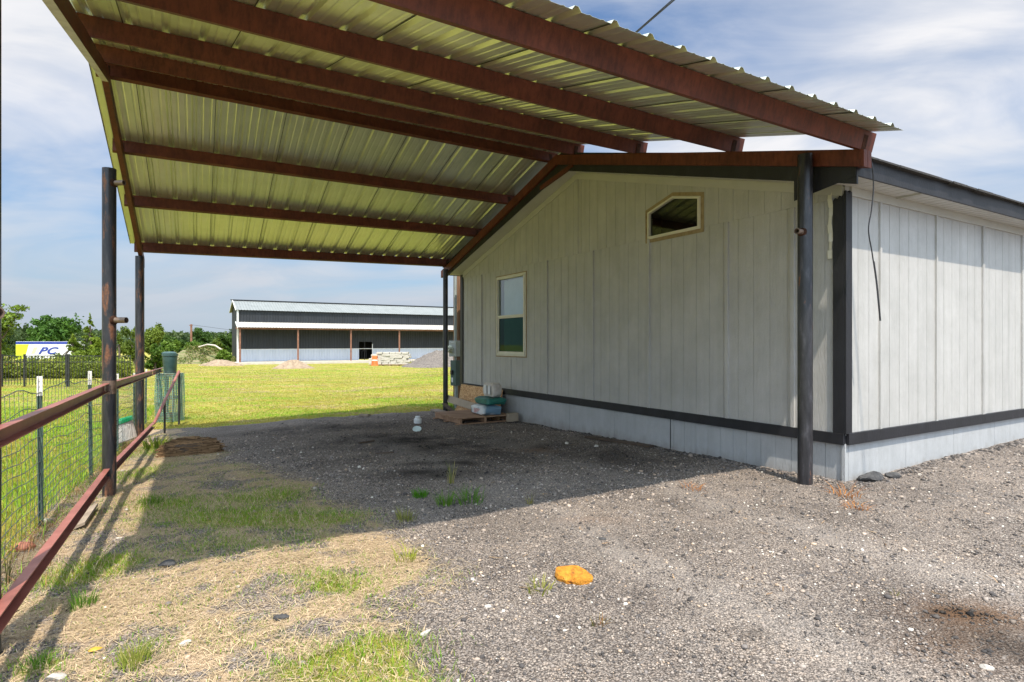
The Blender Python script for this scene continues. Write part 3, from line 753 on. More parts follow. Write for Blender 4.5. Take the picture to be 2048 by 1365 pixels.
mb = MB(); mb.hbox(.02, s1+.2, .10, .16, -.4, ZB0); mb.build('crawl_space', M['dark'], house)
# corner slat on the skirting
mb = MB(); mb.hbox(-.006, .03, -.012, .012, -.05, ZB0+.01); mb.build('skirting_corner', M['skirt'], house)
# black band
mb = MB(); mb.hbox(-.001, HW+.02, -.034, .012, ZB0, ZB1); mb.build('band_board', M['black_trim'], house, bevel=.004)
mb = MB(); mb.hbox(-.034, .012, .02, LT, ZB0, ZB1+.005); mb.build('band_board', M['black_trim'], house, bevel=.004)
# corner boards
mb = MB()
zz = [3.045, 3.075, 3.05, 3.09, 3.07, 3.10]
pol = [H(0, 0, ZB1+.001), H(.116, 0, ZB1+.001)]+[H(.116-.116*i/5, 0, zz[i]) for i in range(6)]
mb.prism([p-V*.030 for p in pol], V*.028)
mb.build('corner_board', M['black_trim'], house, bevel=.003)
mb = MB()
pol = [H(0, -.030, ZB1+.001), H(0, .085, ZB1+.001), H(0, .085, 3.12), H(0, .05, 3.14), H(0, .03, 3.11), H(0, -.030, 3.13)]
mb.prism([p-U*.030 for p in pol], U*.029)
mb.build('corner_board', M['black_trim'], house, bevel=.003)
mb = MB(); mb.hbox(HW-.10, HW+.03, -.030, -.002, ZB1+.001, ZE-.03); mb.hbox(HW+.002, HW+.03, -.002, .10, -.1, ZE-.03)
mb.build('corner_board', M['black_trim'], house)
# peeling caulk strip by the corner board
mb = MB()
L_ = []
for i in range(9):
    z = 3.17-.75*i/8; w = .014*math.sin(i*1.9)
    L_.append((H(.125+w*.4, -.022-.006*math.sin(i*2.3), z), H(.172+w, -.018, z)))
for a, b in zip(L_[:-1], L_[1:]):
    mb.box((a[0]+a[1]+b[0]+b[1])/4, (a[1]-a[0])/2, (b[0]-a[0])/2, V*.002)
mb.build('caulk_strip', M['vinyl'], house)
# rake frieze boards, soffit, fascia, roof
def rake_prism(name, t0, t1, off_top, off_bot, m, s_lo, s_hi, bevel=0):
    mb = MB()
    for a, b in ((s_lo, APX), (APX, HW-s_lo)):
        f = lambda s: ZE+SL*(s if s <= APX else HW-s)
        P = [H(a, t0, f(a)+off_bot), H(b, t0, f(b)+off_bot), H(b, t0, f(b)+off_top), H(a, t0, f(a)+off_top)]
        mb.prism(P, V*(t1-t0))
    return mb.build(name, m, house, bevel=bevel)
rake_prism('rake_frieze', -.024, .0, -.012, -.125, M['frieze'], .02, 0)
rake_prism('rake_soffit', -.315, -.002, .012, -.010, M['soffit'], -.02, 0)
rake_prism('rake_fascia', -.345, -.317, .17, -.025, M['black_trim'], -.31, 0)
EO = .31
mb = MB(); mb.hbox(-.285, -.002, -.30, LT+.3, ZE-.012, ZE+.004); mb.build('eave_soffit', M['soffit'], house)
mb = MB()
for t in np.arange(-.25, LT, .155): mb.hbox(-.28, -.03, t, t+.004, ZE-.0145, ZE-.0122)
mb.hbox(-.28, -.01, 1.02, 1.035, ZE-.03, ZE-.0125)
mb.build('soffit_vent', M['frieze'], house)
mb = MB(); mb.hbox(-.022, -.001, .09, LT, ZE-.11, ZE-.013); mb.build('eave_frieze', M['frieze'], house)
mb = MB(); mb.hbox(-EO, -EO+.024, -.345, LT+.345, ZE-.025, ZE+.165); mb.build('eave_fascia', M['black_trim'], house)
mb = MB(); mb.hbox(HW+EO-.024, HW+EO, -.345, LT+.345, ZE-.025, ZE+.165); mb.build('eave_fascia', M['black_trim'], house)
mb = MB(); mb.hbox(HW+.002, HW+.285, -.30, LT+.3, ZE-.012, ZE+.004); mb.build('eave_soffit', M['soffit'], house)
# boxed return at the near eave corner
mb = MB(); P = [H(-EO+.003, -.352, ZE-.03), H(.36, -.352, ZE-.145), H(.36, -.352, ZE+.10), H(-EO+.003, -.352, ZE+.13)]
mb.prism(P, V*.006); mb.build('eave_return', M['black_trim'], house)
mb = MB()
for sgn in (0, 1):
    nrow = 24
    f = lambda q: (q if sgn == 0 else HW-q)
    q0, q1 = -EO-.03, APX
    a = [H(f(q0), -.365, ZE+.172+SL*(q0+EO)), H(f(q1), -.365, ZE+.172+SL*(q1+EO)), H(f(q1), -.365, ZE+.20+SL*(q1+EO)), H(f(q0), -.365, ZE+.192+SL*(q0+EO))]
    mb.prism(a, V*(LT+.73))
    for k in range(1, nrow):                   # shingle courses
        q = q0+(q1-q0)*k/nrow
        mb.box(H(f(q), LT/2, ZE+.195+SL*(q+EO)), (U*(1 if sgn == 0 else -1)+Z*SL)*.1, V*(LT/2+.36), Z*.003)
mb.build('roof', M['shingle'], house)
# ragged shingle lip along the near eave
mb = MB()
t = -.36
while t < LT:
    w = random.uniform(.25, .5); d = random.uniform(0, .02)
    mb.hbox(-EO-.05-d, -EO+.03, t, t+w-.004, ZE+.158-d*.7, ZE+.176-d*.3); t += w
mb.build('roof_edge', M['shingle'], house)
# side window
mb = MB()
def hframe(mb, s0, s1, z0, z1, w, t0, t1, mi=0):
    mb.hbox(s0, s0+w, t0, t1, z0, z1, mi); mb.hbox(s1-w, s1, t0, t1, z0, z1, mi)
    mb.hbox(s0+w, s1-w, t0, t1, z0, z0+w, mi); mb.hbox(s0+w, s1-w, t0, t1, z1-w, z1, mi)
hframe(mb, WS0-.035, WS1+.035, WZ0-.035, WZ1+.035, .035, -.016, -.001)
hframe(mb, WS0-.004, WS1+.004, WZ0-.004, WZ1+.004, .034, -.034, .05)
zm = CAMH+(HY-632)/F*(O.y+U.y*wall_s(1022))
mb.hbox(WS0+.05, WS1-.05, -.030, .03, zm-.018, zm+.018)
hframe(mb, WS0+.03, WS1-.03, WZ0+.03, zm-.018, .028, -.012, .03)
win = mb.build('window', M['vinyl'], house, bevel=.003)
mb = MB(); hframe(mb, WS0-.06, WS1+.06, WZ0-.06, WZ1+.055, .028, -.010, -.0005); mb.build('caulk_edge', M['primer_edge'], win)
mb = MB(); mb.quad(H(WS1-.03, .016, zm+.018), H(WS0+.03, .016, zm+.018), H(WS0+.03, .016, WZ1-.03), H(WS1-.03, .016, WZ1-.03)); mb.build('pane', M['pane_clear'], win)
mb = MB(); mb.quad(H(WS1-.055, .006, WZ0+.055), H(WS0+.055, .006, WZ0+.055), H(WS0+.055, .006, zm-.045), H(WS1-.055, .006, zm-.045)); mb.build('pane', M['pane_screen'], win)
mb = MB()
z = WZ0+.06
while z < WZ1-.05:
    mb.box(H((WS0+WS1)/2-.04, .075, z), U*((WS1-WS0)/2-.12), V*.006-Z*.0135, V*.0005); z += .024
mb.build('blind', M['blind'], win)
mb = MB()
mb.hbox(WS0-.05, WS1+.05, .30, .32, WZ0-.05, WZ1+.05); mb.hbox(WS0-.06, WS0-.05, .05, .31, WZ0-.05, WZ1+.05); mb.hbox(WS1+.05, WS1+.06, .05, .31, WZ0-.05, WZ1+.05)
mb.hbox(WS0-.05, WS1+.05, .05, .31, WZ0-.06, WZ0-.05); mb.hbox(WS0-.05, WS1+.05, .05, .31, WZ1+.05, WZ1+.06)
mb.build('interior', M['blind'], win)
# pentagon gable window
def pent(off): 
    c = ((gs0+gs1)/2, (GZ0+GZE)/2+.03)
    base = [(gs0, GZ0), (gs1, GZ0), (gs1, gwt(gs1)), (gpk, GZP), (gs0, gwt(gs0))]
    out = []
    n = len(base)
    for i in range(n):
        p = Vector((base[i][0], base[i][1])); a = Vector(base[i-1]); b = Vector(base[(i+1) % n])
        d1 = (p-a).normalized(); d2 = (b-p).normalized()
        n1 = Vector((d1.y, -d1.x)); n2 = Vector((d2.y, -d2.x)); m_ = (n1+n2).normalized()
        out.append(p+m_*off/max(.3, m_.dot(n1)))
    return out
def ring(mb, o0, o1, t0, t1, mi=0):
    A, B = pent(o0), pent(o1); n = 5
    for i in range(n):
        j = (i+1) % n
        mb.prism([H(A[i].x, t0, A[i].y), H(A[j].x, t0, A[j].y), H(B[j].x, t0, B[j].y), H(B[i].x, t0, B[i].y)], V*(t1-t0), mi)
mb = MB(); ring(mb, -.004, .020, -.040, .02); ring(mb, .0, .032, -.024, -.008)
gwin = mb.build('gable_window', M['vinyl'], house)
mb = MB(); ring(mb, .032, .085, -.0135, -.0085); mb.build('caulk_edge', M['primer_edge'], gwin)
mb = MB(); A = pent(-.008); mb.add([H(p.x, .004, p.y) for p in A], [(4, 3, 2, 1, 0)]); mb.build('pane', M['pane_dark'], gwin)
mb = MB(); A = pent(.02); mb.prism([H(p.x, .25, p.y) for p in A], V*.02)
for i in range(5):
    j = (i+1) % 5; mb.quad(H(A[i].x, .01, A[i].y), H(A[j].x, .01, A[j].y), H(A[j].x, .25, A[j].y), H(A[i].x, .25, A[i].y))
mb.build('interior', M['dark'], gwin)

# ------------------------------------------------------------------ carport
carport = thing('carport', 'open metal-roofed carport of red steel beams on pipe posts', 'carport', P0+Z*gzf(P0.x, P0.y))
RH, PH, RW, PW = .168, .18, .065, .07
CT = math.cos(math.atan(.267))
def cprof(w, h, t=.006, lip=.016):
    # C section: web on the -side, open to +side; vertical extent 0..h
    return [(0, 0), (w, 0), (w, lip), (w-t, lip), (w-t, t), (t, t), (t, h-t), (w-t, h-t), (w-t, h-lip), (w, h-lip), (w, h), (0, h)]
def e_of(m, s): return m/cL(s)
def rafter(side_v, s0, s1, m0, flip, mats):
    mb = MB()
    if m0 > 1: a, b = CP(s0, m0/6.40), CP(s1, m0/6.40)
    else: a, b = CP(s0, 0)-V*m0, CP(s1, 0)-V*m0
    mb.sweep(a, b, V*(1 if flip else -1), Z, [(0, 0), (RW, 0), (RW, RH), (0, RH)])
    # bottom face second material
    mb.m[0] = len(mats)-1
    return mb.build('rafter', mats, carport)
# house side frame (double channel), just beyond the posts
for m0 in (-.078, -.150):
    rafter(V, -.56, SA, m0, True, [M['primer']])
    rafter(V, 9.62, SA, m0, True, [M['primer']])
# fence side frame
rafter(V, -.56, SA+.06, 6.385, False, [M['primer'], M['primer_pale']])
rafter(V, 9.62, SA-.02, 6.385, False, [M['primer']])
# small collar pieces at the ridge on the house side
mb = MB(); a = CP(SA+.55, 0, -.02)+V*.11; b = CP(SA-.45, 0, -.03)+V*.11; a.z = b.z-.17
mb.sweep(a, b, V, Z, [(0, 0), (.05, 0), (.05, .07), (0, .07)]); mb.build('ridge_brace', M['primer'], carport)
# purlins
def purlin(s, up_tilt, ds=0, ov_r=.13, ov_l=.13, h=PH, flip=1, name='purlin'):
    mb = MB(); n = (Z-U*(.267*up_tilt)).normalized(); sd = (U+Z*(.267*up_tilt)).normalized()*flip
    a = CP(s, 0, RH)+V*(.15+ov_r); b = CP(s+ds, 1, RH)-V*ov_l
    mb.sweep(a, b, sd, n, cprof(PW, h)); o = mb.build(name, M['primer'], carport)
    # dark weld burn at both bearings
    for c in (CP(s, 0, RH)+V*.115, CP(s+ds, 1, RH)-V*.02):
        w = MB(); w.box(c+n*.07-sd*.0012, V*.035, n*.07, sd*.001); w.build('weld_mark', M['weld'], o)
    return o
for s, ds in ((-.53, 0), (1.0, .08), (2.66, .26), (4.16, .34)): purlin(s, 1, ds)
for s in (4.86,): purlin(s, -1)
for s in (6.32, 7.72, 9.30): purlin(s, -1)
# ribbed roof sheets, one per 0.915 m panel, both slopes
RIB = .305
def rib_profile(m0, m1):
    out = []
    k = math.floor(m0/RIB)-1
    while k*RIB < m1+RIB:
        c = k*RIB
        out += [(c-.036, 0), (c-.014, .030), (c+.014, .030), (c+.036, 0)]
        for q in (.33, .67):
            d = c+RIB*q; out += [(d-.016, 0), (d-.007, .0045), (d+.007, .0045), (d+.016, 0)]
        k += 1
    out = [p for p in out if m0 < p[0] < m1]
    return [(m0, 0)]+out+[(m1, 0)]
ZS = RH+PH/CT+.006
def sheet(sa, sb, m0, m1, drop):
    mb = MB(); pr = rib_profile(m0, m1); sg = 1 if sb > sa else -1
    rows = 5
    P = []
    for i in range(rows):
        s = sa+(sb-sa)*i/(rows-1)
        for m_, h in pr:
            base = CP(s, m_/6.40, ZS+drop)
            P.append(base+Z*h)
    n = len(pr); F_ = []
    for i in range(rows-1):
        for k in range(n-1): F_.append((i*n+k, i*n+k+1, (i+1)*n+k+1, (i+1)*n+k))
    mb.add(P, F_)
    nb = len(mb.v)
    # thin lapped lip on the under-lap edge
    lip = [CP(sa+(sb-sa)*i/(rows-1), (m1-.004)/6.40, ZS+drop) for i in range(rows)]
    for i in range(rows-1):
        a, b = lip[i], lip[i+1]
        mb.add([a-Z*.007, b-Z*.007, b-Z*.001, a-Z*.001, a-Z*.007-V*.007, b-Z*.007-V*.007], [(0, 1, 2, 3), (0, 4, 5, 1)], 1)
    o = mb.build('roof_sheet', [M['galv'], M['galv_lip']], carport)
    sol = o.modifiers.new('thick', 'SOLIDIFY'); sol.thickness = .0012; sol.offset = 1
    return o
edges = [-.20]
m_ = .61
while m_ < 6.40: edges.append(m_+.045); m_ += .915
edges.append(6.40+.21)
for a, b in zip(edges[:-1], edges[1:]):
    sheet(-.86, SA+.02, a, b, 0); sheet(9.42, SA-.02, a if a > 0 else -.42, b, 0)
mb = MB()
for sg in (1, -1):
    a = CP(SA, -.20/6.4, ZS+.035); b = CP(SA, 6.61/6.4, ZS+.035)
    mb.sweep(a, b, U*sg, Z, [(0, .01), (.18, -.04), (.18, -.042), (0, .008)])
mb.build('ridge_cap', M['galv'], carport)
# pipe posts
def post(c, ztop_, r, m, parent, name='post', cap=True, z0=None):
    mb = MB(); zb = gzf(c[0], c[1])-.25 if z0 is None else z0
    n = 24; P = []
    mb.tube([(c[0], c[1], zb), (c[0], c[1], ztop_)], r, n, cap=False)
    if cap:
        mb.add([(c[0]+r*math.cos(2*math.pi*k/n), c[1]+r*math.sin(2*math.pi*k/n), ztop_-.001) for k in range(n)], [tuple(range(n))])
    else:
        mb.lathe((c[0], c[1], 0), [(r, ztop_), (r-.007, ztop_), (r-.007, ztop_-.2)], n)
    return mb.build(name, m, parent, smooth=True)
def stub(c, z, d, l0, l1, r, parent):
    d = Vector(d).normalized(); mb = MB(); c = Vector((c[0], c[1], z))
    n = 18
    mb.lathe(c, [(r, l0), (r, l1), (r-.006, l1), (r-.006, l1-.06)], n, 0, d)
    mb.lathe(c, [(r-.006, l1-.06), (.0005, l1-.06)], n, 1, d)
    mb.lathe(c, [(r+.022, l0), (r+.012, l0+.014), (r, l0+.02)], n, 2, d)
    return mb.build('pipe_stub', [M['stub'], M['dark'], M['weld']], parent, smooth=True)
p = post((P0.x, P0.y), 3.38+RH*.62, .074, M['pipe'], carport)
stub(P0, CAMH+(HY-463)/F*6.05, -V-U*.08, .06, .165, .030, p)
pf = P0+U*9.17; post((pf.x, pf.y), CP(9.17, 0).z+.02, .060, M['pipe'], carport)
pl = CP(9.17, 1)-V*.03; post((pl.x, pl.y), pl.z+.01, .074, M['pipe_rusty'], carport)
pn = P0-V*6.556; p = post((pn.x, pn.y), CP(0, 1).z+.01, .074, M['pipe_rusty'], carport)
stub(pn, 1.64, Vector((1, -.42, 0)), .06, .135, .031, p)

# ------------------------------------------------------------------ pipe rail fence with the tall gate post
TP = Vector((-3.955, 5.70, 0)); TP.z = gzf(TP.x, TP.y)
rf = thing('rail_fence', 'red steel rail fence welded to a tall rusty pipe post', 'fence', TP)
ztp = CAMH+(HY-338)/F*TP.y
gp = post((TP.x, TP.y), ztp, .060, M['pipe_rusty'], rf, cap=False)
stub(TP, CAMH+(HY-367)/F*TP.y, Vector((1, -.12, 0)), .05, .16, .026, gp)
stub(TP, CAMH+(HY-641)/F*TP.y, Vector((1, -.12, 0)), .05, .185, .029, gp)
rd = Vector((RAILDIR, 1, 0)).normalized(); rs_ = rd.cross(Z)      # rs_ points to +x side
def rail_pt(y, z): return Vector((rail_x(y), y, z))
def rail(y0, z0, y1, z1, off=0):
    mb = MB(); prof = [(-.025, -.042), (.025, -.042), (.025, -.036), (-.019, -.036), (-.019, .036), (.025, .036), (.025, .042), (-.025, .042)]
    a = rail_pt(y0, z0)+rs_*off; b = rail_pt(y1, z1)+rs_*off
    mb.sweep(a, b, rs_, Z, prof); return mb.build('rail', M['rail'], rf)
rail(.9, 1.07, 5.64, 1.065, -.01); rail(5.76, 1.065, 10.68, .955)
rail(.9, .23, 5.64, .235, -.01); rail(5.76, .235, 10.68, -.01)
rail(10.80, .955, 13.0, .90)
w = MB(); w.tube([TP+Z*.0+Vector((0, 0, 1.0-TP.z)), Vector((TP.x, TP.y, 1.13))], .0615, 24, cap=False); w.build('weld_mark', M['stub'], gp, smooth=True)
# slanting brace and short end post past the far carport post
b0 = rail_pt(10.8, .0); b1 = G(358, 850); e1 = Vector((b1.x, b1.y, .86))
mb = MB(); mb.tube([b0, e1], .028, 12); mb.build('brace', M['rail'], rf, smooth=True)
mb = MB(); mb.tube([(b1.x, b1.y, b1.z-.1), (b1.x, b1.y, .88)], .022, 12); mb.build('post', M['iron'], rf, smooth=True)
mid = b0.lerp(e1, .38); mb = MB(); mb.tube([(mid.x, mid.y, gzf(mid.x, mid.y)-.1), mid], .02, 12); mb.build('post', M['iron'], rf, smooth=True)

# ------------------------------------------------------------------ wire mesh fence on T posts
wf0 = Vector((-3.88, 4.75, 0)); wf0.z = gzf(wf0.x, wf0.y)
wf = thing('wire_fence', 'galvanised mesh wire fence on green steel T-posts with white tips', 'fence', wf0)
def wf_x(y): return -3.88+(-.527)*(y-4.75)
wdir = Vector((-.527, 1, 0)).normalized(); wsd = wdir.cross(Z)
ys = [.5, 2.62, 4.75, 6.80, 8.90, 11.0, 13.2]
for y in ys:
    x = wf_x(y); g = gzf(x, y)
    topz = g+1.24
    mb = MB()
    prof = [(-.02, -.004), (-.003, -.004), (-.003, -.03), (.003, -.03), (.003, -.004), (.02, -.004), (.02, .003), (-.02, .003)]
    lean = random.uniform(-.02, .02)
    a = Vector((x+lean, y, g-.3)); b = Vector((x, y, topz-.16)); c = Vector((x, y, topz))
    mb.sweep(a, b, wsd.cross(Z)*-1, wsd*-1, prof)
    k = g+.1
    while k < topz-.2: mb.box((x, y, k)+wsd*.006 if False else Vector((x, y, k))+wsd*.006, wdir*.006, wsd*.006, Z*.01); k += .055
    po = mb.build('post', M['green_post'], wf)
    mb = MB(); mb.sweep(b, c, wsd.cross(Z)*-1, wsd*-1, [(q*1.04, w_*1.04) for q, w_ in prof])
    for k in (.03, .085, .13): mb.box(b+Z*k+wsd*.006, wdir*.007, wsd*.007, Z*.011)
    mb.build('post_tip', M['white_paint'], po)
# woven wire: horizontals sag between posts, stays every 0.15 m
mb = MB()
hs = [.05, .14, .22, .30, .38, .46, .55, .64, .74, .85, .98, 1.13]
yy = np.arange(.5, 13.21, .16)
def wire_p(y, h):
    x = wf_x(y)+.025; g = gzf(x, y)
    sag = .018*math.sin(y*4.1+h*9)+.012*math.sin(y*9.3+h*5)
    return Vector((x+.012*math.sin(y*3+h*4), y, g+h+sag*(.4+h*.5)))
for h in hs:
    P = [wire_p(y, h) for y in yy]; mb.tube(P, (.0036 if h < 1 else .0042), 4, cap=False)
mb.build('line_wires', M['wire'], wf)
mb = MB()
for y in np.arange(.55, 13.2, .105):
    P = [wire_p(y, h) for h in hs]; mb.tube(P, .0019, 3, cap=False)
mb.build('stay_wires', M['wire'], wf)

# ------------------------------------------------------------------ iron picket fence at the back left
def atd(px, Y, z=None):
    x = (px-CX)/F*Y
    return Vector((x, Y, gzf(x, Y) if z is None else z))
FY = 26.0
ifn = thing('picket_fence', 'black iron picket fence with a gate across the left lawn', 'fence', atd(49, FY))
zt_ = CAMH+(HY-712)/F*FY; zb_ = CAMH+(HY-768)/F*FY
mb = MB()
for px in np.arange(-60, 262, 5.95):
    c = atd(px, FY); mb.box((c.x, c.y, (zt_+zb_)/2-.02), Vector((.008, 0, 0)), Vector((0, .008, 0)), Z*((zt_-zb_)/2+.02))
mb.build('picket', M['iron'], ifn)
for z in (zt_-.01, zt_-.28):
    mb = MB(); a = atd(-60, FY); b = atd(262, FY); mb.abox(a.x, b.x, FY-.016, FY+.016, z-.018, z+.018); mb.build('rail', M['iron'], ifn)
for px in (-42, 4, 49, 133.5, 137.5, 222):
    c = atd(px, FY); mb = MB(); mb.abox(c.x-.03, c.x+.03, FY-.03, FY+.03, c.z-.1, zt_+.05); mb.abox(c.x-.037, c.x+.037, FY-.037, FY+.037, zt_+.05, zt_+.075); mb.build('post', M['iron'], ifn)

# ------------------------------------------------------------------ barn
D0 = 62.0
BA = Vector(((480-CX)/F*D0, D0, 0)); BZ = -.64
BA.z = BZ
barn = thing('barn', 'long dark metal barn with pale wainscot and a lean-to roof on posts', 'barn', BA)
BAY = .0955*D0; NB = 8; BL = BAY*NB; LEAN = 1.8; BWD = 7.0
def B(t, w, z): return BA+V*t+U*w+Z*z         # w from post line backwards, z above slab
eave = 5.75; ridge = 7.0; wain = 1.42; 
mb = MB()
def corr(mb, t0, t1, z0, z1, w, pitch=.3, dep=.035, mi=0, along=V, orig=None):
    n = int((t1-t0)/pitch)
    pr = []
    for k in range(n+1):
        c = t0+k*pitch
        pr += [(c, 0), (c+pitch*.70, 0), (c+pitch*.78, dep), (c+pitch*.92, dep)]
    pr = [q for q in pr if q[0] <= t1]+[(t1, 0)]
    for a, b in zip(pr[:-1], pr[1:]):
        mb.quad(B(a[0], w-a[1], z0), B(b[0], w-b[1], z0), B(b[0], w-b[1], z1), B(a[0], w-a[1], z1), mi)
t_d0 = None
def barn_t(px, w):      # t on barn wall plane for image column
    a = (px-CX)/F; p = BA+U*w
    return (p.x-a*p.y)/(a*V.y-V.x)
d0, d1 = barn_t(718, LEAN), barn_t(744, LEAN); dz = 2.25
for a, b in ((0.0, d0), (d1, BL)):
    corr(mb, a, b, wain, eave, LEAN); corr(mb, a, b, .06, wain, LEAN, mi=1)
corr(mb, d0, d1, dz, eave, LEAN)
# gable ends and back
for t in (0.0, BL):
    mb.add([B(t, LEAN, 0), B(t, LEAN+BWD, 0), B(t, LEAN+BWD, eave), B(t, LEAN+BWD/2, ridge), B(t, LEAN, eave)], [(0, 1, 2, 3, 4)])
mb.quad(B(0, LEAN+BWD, 0), B(BL, LEAN+BWD, 0), B(BL, LEAN+BWD, eave), B(0, LEAN+BWD, eave))
mb.build('wall', [M['barn_dark'], M['barn_light']], barn)
def ribroof(name, w0, z0, w1, z1, t0, t1, m):
    mb = MB(); n = int((t1-t0)/.3)
    for k in range(n):
        a = t0+k*.3
        mb.quad(B(a, w0, z0), B(a+.22, w0, z0), B(a+.22, w1, z1), B(a, w1, z1))
        mb.quad(B(a+.22, w0, z0), B(a+.26, w0, z0+.04), B(a+.26, w1, z1+.04), B(a+.22, w1, z1))
        mb.quad(B(a+.26, w0, z0+.04), B(a+.3, w0, z0), B(a+.3, w1, z1), B(a+.26, w1, z1+.04))
    return mb.build(name, m, barn)
ribroof('roof', LEAN-.25, eave-.02, LEAN+BWD/2, ridge, -.25, BL+.4, M['barn_roof'])
ribroof('roof', LEAN+BWD+.25, eave-.02, LEAN+BWD/2, ridge, -.25, BL+.4, M['barn_roof'])
zl0 = CAMH+(HY-655)/F*D0-BZ
ribroof('lean_to_roof', -.35, zl0, LEAN-.04, zl0+.62, -.25, BL, M['barn_roof2'])
mb = MB()
mb.box(B(-.27, LEAN+BWD/4, (eave+ridge)/2+.03), V*.03, U*(BWD/4+.1)+Z*((ridge-eave)/2), Z*.10)
mb.box(B(-.27, LEAN+BWD*.75, (eave+ridge)/2+.03), V*.03, U*(BWD/4+.1)-Z*((ridge-eave)/2), Z*.10)
mb.box(B(-.27, (LEAN-.35)/2, zl0+.27), V*.03, U*((LEAN+.3)/2)+Z*.31, Z*.10)
mb.box(B(-.06, LEAN-.05, eave/2), V*.09, U*.05, Z*(eave/2))
mb.box(B(d1+.04, LEAN-.06, 1.0), V*.035, U*.03, Z*1.0)
mb.box(B(BL/2, LEAN-.03, wain), V*(BL/2), U*.012, Z*.03)
mb.build('trim', M['barn_trim'], barn)
mb = MB(); mb.box(B(BL/2, -.02, zl0-.10), V*(BL/2+.4), U*.05, Z*.09); mb.build('header_beam', M['rust_post'], barn)
mb = MB(); mb.box(B(BL/2, LEAN+BWD/2, ridge+.05), V*(BL/2+.45), U*.25, Z*.045); mb.build('ridge_cap', M['barn_dark'], barn)
for k in range(NB+1):
    mb = MB(); mb.tube([B(k*BAY, 0, 0), B(k*BAY, 0, zl0-.15)], .10, 10); mb.build('post', M['rust_post'], barn, smooth=True)
    if k == 2: pass
mb = MB(); mb.box(B(BL/2-.2, LEAN/2-.3, -.10), V*(BL/2+.6), U*(LEAN/2+.6), Z*.14); mb.build('slab', M['concrete'], barn)
mb = MB()
mb.quad(B(d0-1.5, LEAN+3, 0.05), B(d1+1.5, LEAN+3, .05), B(d1+1.5, LEAN+3, 3), B(d0-1.5, LEAN+3, 3))
mb.box(B((d0+d1)/2-.1, LEAN+.05, dz/2), V*.05, U*.04, Z*(dz/2))
mb.build('doorway', M['dark'], barn)
mb = MB(); tt = d0+.5
for q in (0, .55): mb.tube([B(tt+q, LEAN+.5, .05), B(tt+q, LEAN+.5, 1.15)], .025, 8)
mb.tube([B(tt, LEAN+.5, 1.15), B(tt+.55, LEAN+.5, 1.15)], .025, 8); mb.build('door_frame', M['iron'], barn)

def leaf_cloud(P, nrm, size, col, rs):
    n = len(P)
    a = rs.normal(0, 1, (n, 3)); a /= np.linalg.norm(a, axis=1)[:, None]
    a = a*.75+nrm*.5; b = np.cross(a, rs.normal(0, 1, (n, 3))); b /= np.linalg.norm(b, axis=1)[:, None]+1e-9
    c = np.cross(b, a); c /= np.linalg.norm(c, axis=1)[:, None]+1e-9
    s = size[:, None]
    Q = np.stack([P-b*s, P+c*s*.5, P+b*s, P-c*s*.5], 1)
    return Q.reshape(-1, 3), np.repeat(col, 4, axis=0)
# ------------------------------------------------------------------ heaps by the barn
def heap(name, label, c, rx, ry, h, m, seed, rough=.12):
    n1, n2 = 60, 40
    rs = np.random.default_rng(seed); ph = rs.random(8)*6.28
    a = np.linspace(0, 2*np.pi, n1, endpoint=False); r = np.linspace(0, 1, n2)
    A, Rr = np.meshgrid(a, r)
    edge = 1+.10*np.sin(2*A+ph[0])+.07*np.sin(3*A+ph[1])+.04*np.sin(7*A+ph[2])
    x = c[0]+Rr*rx*edge*np.cos(A); y = c[1]+Rr*ry*edge*np.sin(A)
    prof = np.clip((1-Rr)**1.15, 0, 1)*(1-.25*np.exp(-(Rr/.18)**2))
    z = gz(x, y)+h*prof*(1+rough*2*(fbm(x*1.6+seed, y*1.6)-.5))+rough*.6*(fbm(x*5, y*5+seed)-.5)*(Rr < .97)-(Rr > .97)*.06
    V_ = np.stack([x.ravel(), y.ravel(), z.ravel()], 1)-np.array([c[0], c[1], gzf(c[0], c[1])])
    i = (np.arange(n2-1)[:, None]*n1+np.arange(n1)[None]); j = (np.arange(n2-1)[:, None]*n1+(np.arange(n1)[None]+1) % n1)
    f = np.stack([i, j, j+n1, i+n1], 2).reshape(-1, 4)
    o = np_mesh(name, V_, f.ravel(), np.full(len(f), 4), m, None, True)
    o.location = (c[0], c[1], gzf(c[0], c[1])); return o
c = atd(585, 50); tag(heap('dirt_mound', '', c, 1.65, 1.4, 1.0, M['dirt'], 3), 'low tan dirt mound with weeds before the barn wainscot', 'dirt mound')
c = atd(884, 54); tag(heap('gravel_pile', '', c, 3.9, 3.0, 2.0, M['pile'], 5, .2), 'wide grey crushed gravel pile beside the carport post', 'gravel pile')
c = atd(442, 58); tag(heap('dirt_mound', '', c, 2.2, 1.6, .8, M['dirt'], 8), 'small reddish dirt heap beside the barn corner', 'dirt mound')
c = atd(395, 66); bm_ = tag(heap('weedy_berm', '', c, 5.6, 2.6, 2.2, mat('weedy_soil', [(.3, (.05, .08, .02)), (.45, (.13, .15, .05)), (.58, (.24, .20, .11)), (.75, (.10, .10, .05))], 2.2, .95, 0, (.5, .5, 3), 9, 1, .08), 9, .22), 'long weedy earth berm in front of the far treeline', 'berm')
co3 = np.zeros(len(bm_.data.vertices)*3, np.float32); bm_.data.vertices.foreach_get('co', co3); co3 = co3.reshape(-1, 3)
rs = np.random.default_rng(77); n = 9000; q = co3[rs.integers(0, len(co3), n)].astype(float)+rs.normal(0, .16, (n, 3))*np.array([1, 1, .1])
nz = fbm(q[:, 0]*.9+30, q[:, 1]*.9+30); kk = nz > .44; q, nz = q[kk], nz[kk]; n = len(q)
q[:, 2] += rs.random(n)**1.6*.42*np.clip((nz-.42)*6, .1, 1)
t = rs.random((n, 1)); nr = rs.normal(0, 1, (n, 3)); nr /= np.linalg.norm(nr, axis=1)[:, None]
